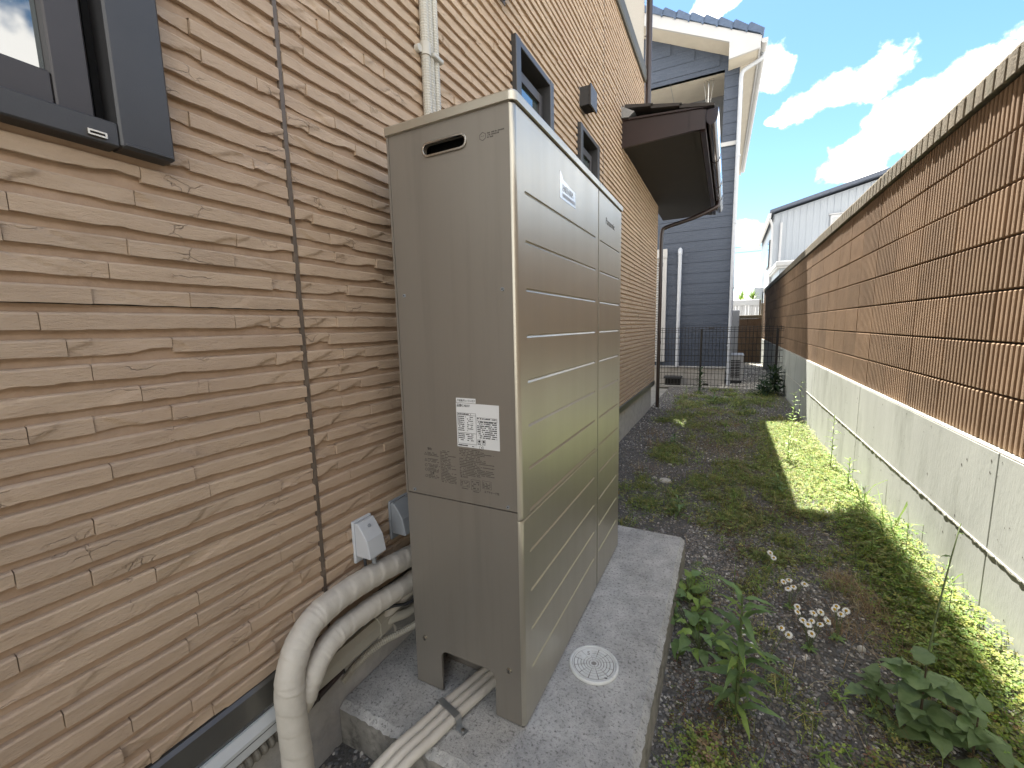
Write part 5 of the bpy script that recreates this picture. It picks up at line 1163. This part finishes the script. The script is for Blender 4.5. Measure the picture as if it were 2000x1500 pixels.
blades('brown_grass', x, y, RNG.uniform(.05, .14, n), RNG.uniform(.002, .004, n), RNG.uniform(.4, 1.0, n), shade(n, STRAWC+[(.2, .15, .07)], .3, .06), M_STRAW, droop=1.1)
x, y = patches(3600, [(1.16, 1.6, .05, .06, 2), (1.22, 1.42, .05, .06, 2), (1.40, 2.1, .07, .09, 2.5), (1.27, 1.2, .06, .07, 1.2), (1.05, 1.2, .05, .05, .7), (1.42, 1.3, .06, .12, 1), (.74, 2.24, .03, .04, .6), (.45, 4.2, .12, .2, 2), (.7, 3.6, .1, .2, 1.4), (1.35, 3.4, .14, .6, 2), (.3, 5.5, .2, .3, 1.4), (1.3, .9, .06, .08, .7)]); n = len(x)
blades('dry_grass', x, y, RNG.uniform(.05, .17, n), RNG.uniform(.0012, .0028, n), RNG.uniform(.5, 1.0, n), shade(n, STRAWC, .3, .06), M_STRAW, droop=1.3)

x, y = patches(420, [(.8, 1.0, .3, .6, 1), (.7, 2.2, .35, .6, 1), (.6, 4, .5, 1, 1.5), (1.35, 1.6, .12, .6, 1.5)]); n = len(x)
blades('dead_stems', x, y, RNG.uniform(.10, .28, n), RNG.uniform(.0016, .0028, n), RNG.uniform(.7, 1.0, n), shade(n, STRAWC+[(.16, .10, .06)], .3, .06), M_STRAW, droop=1.25)
def leaf_mesh(name, L, W, m, lobes=0, fold=.25, droop=.35, shape='lance', nx=9):
    V = []; F = []
    for i in range(nx):
        t = i/(nx-1)
        if shape == 'lance': w = W*(math.sin(PI*min(1, t**.75))**.9)*.5
        elif shape == 'ovate': w = W*(math.sin(PI*t**.6)**.8)*.5
        else: w = W*.5*(1-t*.95)*(1 if t > 0 else .7)
        if lobes: w *= 1+.10*math.sin(t*lobes*PI*2)
        x = L*t; z = -droop*L*t*t+.10*L*math.sin(t*2.4)
        V += [(x, -w, z+w*fold+.004*math.sin(i*2.1)), (x, 0, z), (x, w, z+w*fold-.004*math.sin(i*1.7))]
    for i in range(nx-1): F += [(3*i, 3*i+3, 3*i+4, 3*i+1), (3*i+1, 3*i+4, 3*i+5, 3*i+2)]
    mb = MB(); mb.add(V, F, 0, True); return make_mesh(name, mb, m)
def place_leaf(me, t, base, az, el, scale=1, roll=0):
    m = Matrix.Translation(base)@Matrix.Rotation(az, 4, 'Z')@Matrix.Rotation(-el, 4, 'Y')@Matrix.Rotation(roll, 4, 'X')@Matrix.Diagonal((scale, scale, scale, 1))
    return inst('leaf', me, t, None, mw=m)
LANCE = [leaf_mesh('leaf', .14, .030, M_LEAFM, 3, .2, .55), leaf_mesh('leaf', .12, .026, M_LEAFM, 2, .3, .35)]
LANCED = [leaf_mesh('leaf', .15, .034, M_LEAFD, 3, .25, .5), leaf_mesh('leaf', .12, .028, M_LEAFD, 2, .2, .3)]
LANCEL = [leaf_mesh('leaf', .10, .020, M_LEAFL, 2, .2, .4), leaf_mesh('leaf', .07, .018, M_LEAFL, 0, .2, .3)]
OVATE = [leaf_mesh('leaf', .115, .078, M_LEAFB, 3, .15, .4, 'ovate'), leaf_mesh('leaf', .085, .064, M_LEAFB, 2, .1, .3, 'ovate')]
OVATEL = [leaf_mesh('leaf', .075, .038, M_LEAFM, 0, .15, .35, 'ovate'), leaf_mesh('leaf', .06, .03, M_LEAFL, 0, .15, .3, 'ovate')]
GRASSB = [leaf_mesh('leaf', .30, .012, M_LEAFL, 0, .3, .5, 'blade', 12), leaf_mesh('leaf', .22, .010, M_LEAFM, 0, .3, .8, 'blade', 12)]
def g1(x, y): return float(gz(x, y))
def stem_weed(name, lab, cat, x, y, H, n, leaves, sc0, sc1, m=M_STEM, lean=(0, 0), el=(0.1, .9), r=.004, group=None, r0=0.1, spread=0):
    z = g1(x, y); t = thing(name, lab, cat, (x, y, z), group); q = random.Random(int(x*1000+y*77))
    P = [Vector((x+lean[0]*k*k/36, y+lean[1]*k*k/36, z-.01+(H+.01)*k/6)) for k in range(7)]; mb = MB(); mb.tube(P, [r*(1-.55*k/6) for k in range(7)], 7); part('stem', mb, m, t)
    for i in range(n):
        f = r0+(1-r0)*(i+.5)/n; k = f*6; a = P[int(k)]; b = P[min(6, int(k)+1)]; p = a.lerp(b, k-int(k))+Vector((q.uniform(-1, 1), q.uniform(-1, 1), 0))*spread*(1-f*.6)
        az = i*2.4+q.uniform(-.4, .4); s = sc0+(sc1-sc0)*f; place_leaf(leaves[i % len(leaves)], t, p, az, q.uniform(*el)+(.35 if f > .85 else 0), s*q.uniform(.85, 1.15), q.uniform(-.3, .3))
    return t
stem_weed('tall_weed', 'tall leafy green weed on a thick stem right of the concrete pad', 'weed', .61, .50, .49, 44, LANCE+[LANCEL[0]], 1.15, .75, r=.007, el=(-.15, .7))
t = stem_weed('broadleaf_weed', 'broad grey-green dock-like weed at the lower right corner', 'weed', 1.17, .70, .26, 34, OVATE, 1.15, .8, M_STEMB, el=(-.35, .6), r=.005, spread=.085)
stem_weed('stalk_weed', 'long bare stalk leaning against the concrete base at the right', 'weed', 1.20, .80, .62, 6, OVATEL, .5, .35, M_STEM, lean=(.18, .34), r=.0045, r0=.35)
for x, y, lab in ((.415, .93, 'leafy plant hugging the pad edge behind the tall weed'), (.47, .80, 'broad leaved seedling clump between pad edge and tall weed'), (.40, 1.12, 'pale leafy clump near the far corner of the pad edge')):
    z = g1(x, y); t = thing('leafy_clump', lab, 'plant', (x, y, z), 'leafy clumps by the pad'); q = random.Random(int(y*100))
    for i in range(22):
        a = q.uniform(0, 2*PI); e = q.uniform(.4, 1.3); L = q.uniform(.04, .14); d = Vector((math.cos(a)*math.cos(e), math.sin(a)*math.cos(e), math.sin(e))); p = Vector((x, y, z)); tip = p+d*L
        mb = MB(); mb.tube([p, p+d*L*.6+Vector((0, 0, .006)), tip], .0016, 5); part('stalk', mb, M_STEM, t); place_leaf(OVATEL[i % 2], t, tip, a+q.uniform(-.6, .6), q.uniform(-.2, .6), q.uniform(.9, 1.5), q.uniform(-.5, .5))
def fern(x, y, lab):
    z = g1(x, y); t = thing('fern', lab, 'fern', (x, y, z)); q = random.Random(5)
    for i in range(6):
        a = -1.0+i*.45; mb = MB(); L = q.uniform(.13, .2)
        for k in range(14):
            f = k/13; c = Vector((x+math.cos(a)*L*f, y+math.sin(a)*L*f, z+.11*math.sin(f*2.2)))
            for s in (-1, 1):
                d = Vector((math.cos(a+s*1.1), math.sin(a+s*1.1), -.15)); w = .042*math.sin(PI*(.12+.86*f)); u = Vector((math.cos(a), math.sin(a), 0))*.005
                mb.add([c-u, c+u, c+d*w], [(0, 1, 2)])
        part('frond', mb, M_LEAFL, t)
fern(.385, 1.20, 'small feathery fern at the pad edge')
def daisies(lab, heads, basexy):
    z = g1(*basexy); t = thing('daisy_plant', lab, 'daisies', (basexy[0], basexy[1], z), 'white daisies in the gravel'); q = random.Random(int(basexy[1]*1000))
    for hx, hy, hz in heads:
        mb = MB(); mb.tube(smooth_path([(basexy[0], basexy[1], z), ((basexy[0]+hx)/2, (basexy[1]+hy)/2, z+(hz-z)*.75), (hx, hy, hz)], 4), .0014, 5); part('stem', mb, M_STEM, t)
        n = Vector((q.uniform(-.4, .5), q.uniform(-.9, -.2), 1)).normalized(); u = n.cross(Vector((0, 1, .3))).normalized(); v = n.cross(u); c = Vector((hx, hy, hz)); r = q.uniform(.014, .0185)
        mb = MB(); K = 15
        for k in range(K):
            a = 2*PI*k/K; d = u*math.cos(a)+v*math.sin(a); s = n.cross(d)*.0024; dr = -n*q.uniform(.001, .006)
            mb.add([c+d*.003-s*.6, c+d*.003+s*.6, c+d*r*.8+s+dr*.5, c+d*r+dr, c+d*r*.8-s+dr*.5], [(0, 1, 2, 3, 4)])
        f = part('flower_head', mb, M_PETAL, t)
        mb = MB(); rings = [(.0062, 0), (.0058, .002), (.0038, .0036), (.0008, .0042)]; V = [c+(u*math.cos(2*PI*k/10)+v*math.sin(2*PI*k/10))*rr+n*h for rr, h in rings for k in range(10)]; mb.add(V, [(i*10+k, i*10+(k+1) % 10, (i+1)*10+(k+1) % 10, (i+1)*10+k) for i in range(3) for k in range(10)], 0, True); part('disc', mb, M_DISC, f)
    for i in range(7): place_leaf(OVATEL[i % 2], t, Vector((basexy[0], basexy[1], z+.01)), i*.9, .3, .5)
daisies('lone daisy pair farthest from the camera', [(.80, 1.66, -.06), (.815, 1.63, -.07)], (.78, 1.62))
daisies('small daisy cluster left of the dry grass tuft', [(.835, 1.35, -.05), (.86, 1.37, -.045), (.85, 1.31, -.06), (.875, 1.33, -.055), (.93, 1.39, -.06)], (.86, 1.28))
daisies('largest daisy cluster in the middle of the gravel', [(.865, 1.10, -.045), (.88, 1.06, -.055), (.895, 1.03, -.05), (.915, 1.08, -.06), (.93, 1.13, -.05), (.945, 1.07, -.06), (.96, 1.15, -.05), (.98, 1.11, -.06), (.905, 1.0, -.07), (.87, 1.15, -.05)], (.90, 1.0))
daisies('right-hand daisy cluster nearest the wall', [(1.02, 1.20, -.05), (1.04, 1.18, -.055), (1.065, 1.21, -.05), (1.03, 1.22, -.045)], (1.02, 1.12))
daisies('daisies low among the leaves of the tall weed', [(.79, .97, -.06), (.815, .95, -.07), (.64, .86, -.05), (.67, .80, -.06)], (.74, .86))
def tuft(x, y, n, lab, me, s, el=(.7, 1.45)):
    z = g1(x, y); t = thing('grass_tuft', lab, 'grass', (x, y, z), 'grass tufts'); q = random.Random(int(x*100+y*31))
    for i in range(n): place_leaf(me[i % len(me)], t, Vector((x+q.uniform(-.03, .03), y+q.uniform(-.04, .04), z)), q.uniform(0, 2*PI), q.uniform(*el), s*q.uniform(.6, 1.2))
tuft(1.47, 2.20, 16, 'tall green grass tuft against the concrete base', GRASSB, 1.55)
tuft(1.46, 2.75, 12, 'smaller grass tuft where the sunlit patch ends', GRASSB, 1.0)
tuft(1.50, 1.55, 9, 'thin grass tuft by the base in the near shade', GRASSB, .9)
stem_weed('tall_weed', 'tall thin weed with a pale tip against the sunlit concrete', 'weed', 1.45, 3.75, .55, 26, LANCEL, .8, .6, r=.0035)
stem_weed('tall_weed', 'leafy weed standing in the sunlit patch near its shade edge', 'weed', 1.12, 3.9, .36, 16, LANCEL, 1.2, .8, r=.0035)
stem_weed('tall_weed', 'spindly weed farther back in the sunlit patch', 'weed', 1.22, 4.6, .42, 12, LANCEL, 1.0, .5, r=.003)
stem_weed('tall_weed', 'upright weed beside the concrete base in the sunlit patch', 'weed', 1.46, 3.15, .30, 16, LANCEL, 1.2, .7, r=.0035)
stem_weed('tall_weed', 'leaning weed at the far end of the sunlit patch', 'weed', 1.36, 5.6, .50, 14, LANCEL, 1.2, .6, r=.003)
stem_weed('tall_weed', 'pale seeded stalk by the wall where its shade begins', 'weed', 1.46, 5.9, .62, 9, LANCEL, .9, .5, M_STEMB, r=.003)
stem_weed('tall_weed', 'dark green weed in front of the fence post', 'weed', .05, 8.5, .52, 26, LANCED, 1.6, .9, r=.006)
stem_weed('bushy_plant', 'dark bushy plant at the right end of the wire fence', 'bush', 1.38, 8.7, .50, 110, LANCED, 1.9, 1.3, r=.008, el=(-.2, .9), spread=.14)
stem_weed('bushy_plant', 'lower dark bushy plant left of the big bush by the fence', 'bush', 1.18, 8.4, .26, 50, LANCED, 1.7, 1.1, r=.006, el=(-.1, .9), spread=.10)
stem_weed('broadleaf_weed', 'smaller grey-green weed left of the broad dock-like one', 'weed', 1.07, .76, .13, 18, OVATE, .8, .5, M_STEMB, el=(-.3, .7), r=.004, spread=.06)
stem_weed('broadleaf_weed', 'grey-green weed to the right of the broad dock-like one, at the photo corner', 'weed', 1.29, .66, .17, 20, OVATE, .95, .6, M_STEMB, el=(-.3, .7), r=.004, spread=.07)
for x, y, h, lab in ((1.42, 1.25, .24, 'leafy lime weed at the wall foot nearest the camera'), (1.38, 1.55, .20, 'lime weed at the wall foot next to the thin grass tuft'), (1.45, 1.85, .26, 'lime weed at the wall foot just before the tall grass tuft'), (1.33, 1.95, .18, 'lime weed a step out from the wall before the tall grass tuft'), (1.40, 2.45, .28, 'lime weed between the two green grass tufts'), (1.25, 2.35, .2, 'lime weed at the near edge of the shade line'), (1.30, 1.02, .2, 'lime weed behind the broad dock-like weed')):
    stem_weed('wall_weed', lab, 'weed', x, y, h, 22, LANCEL, .75, .45, r=.0025, el=(-.1, .9), spread=.03, group='lime weeds along the foot of the wall')
for x, y, h, lab in ((1.05, 1.75, .12, 'fine-leaved weed among the straw beyond the daisies'), (.72, 1.35, .1, 'fine-leaved weed left of the daisies'), (.66, .25, .09, 'fine-leaved weed at the bottom edge before the tall weed'), (.85, .42, .1, 'fine-leaved weed right of the tall weed'), (.95, .72, .1, 'fine-leaved weed between the tall weed and the broad dock'), (.55, 1.75, .12, 'fine-leaved weed beyond the far pad corner'), (.9, 2.2, .12, 'fine-leaved weed in the shade before the sunlit patch'), (1.1, 2.4, .13, 'fine-leaved weed at the corner of the sunlit patch')):
    stem_weed('fine_weed', lab, 'weed', x, y, h, 18, LANCEL, .5, .3, r=.0018, el=(-.1, .9), spread=.025, group='fine weeds in the gravel')
for i, (x, y, h, s, lab) in enumerate(((.72, 7.9, .22, 1.4, 'low green weed before the middle of the fence'), (.35, 7.2, .2, 1.3, 'weed clump left of the yard centre near the fence'), (-.15, 7.6, .24, 1.3, 'weed clump close to the foot of the downpipe'), (.25, 2.15, .14, .9, 'small green weed just beyond the concrete pad'), (.62, 2.5, .12, .9, 'green weed in the gravel beyond the straw tuft'), (.95, 2.95, .14, .9, 'weed on the shaded side of the sunlit patch'), (.3, 3.5, .13, .9, 'weed beside the flat white stone'), (.0, 4.2, .10, 1.0, 'weed near the pale foundation'), (.55, 4.9, .2, 1.2, 'taller weed in the shaded middle of the yard'))):
    stem_weed('small_weed', lab, 'weed', x, y, h, 16, LANCE if i % 2 else LANCEL, s*.8, s*.5, r=.003, group='small weeds in the yard')
def stone(x, y, r, h, lab, seed):
    q = random.Random(seed); z = g1(x, y); mb = MB(); n = 14; V = []
    for rr, zz in ((1, 0), (1.05, .35), (.9, .8), (.5, 1.0)):
        V += [(x+r*rr*math.cos(2*PI*k/n)*q.uniform(.92, 1.06), y+r*rr*.8*math.sin(2*PI*k/n)*q.uniform(.92, 1.06), z-.01+h*zz) for k in range(n)]
    mb.add(V, [(i*n+k, i*n+(k+1) % n, (i+1)*n+(k+1) % n, (i+1)*n+k) for i in range(3) for k in range(n)], 0, True); mb.add(V[-n:], [tuple(range(n))], 0, True)
    solo('stone', mb, M_STONE, lab, 'stone', 'pale stones in the gravel')
stone(.065, 2.88, .055, .035, 'flat white stone lying in the gravel', 1); stone(-.035, 2.92, .022, .025, 'small white stone left of the flat one', 2); stone(.05, 3.38, .02, .02, 'small white stone behind the flat one', 3)
stone(1.10, 1.09, .016, .03, 'round white pebble near the dry grass', 4); stone(1.08, .90, .012, .02, 'little white pebble left of the broad-leaved weed', 5)
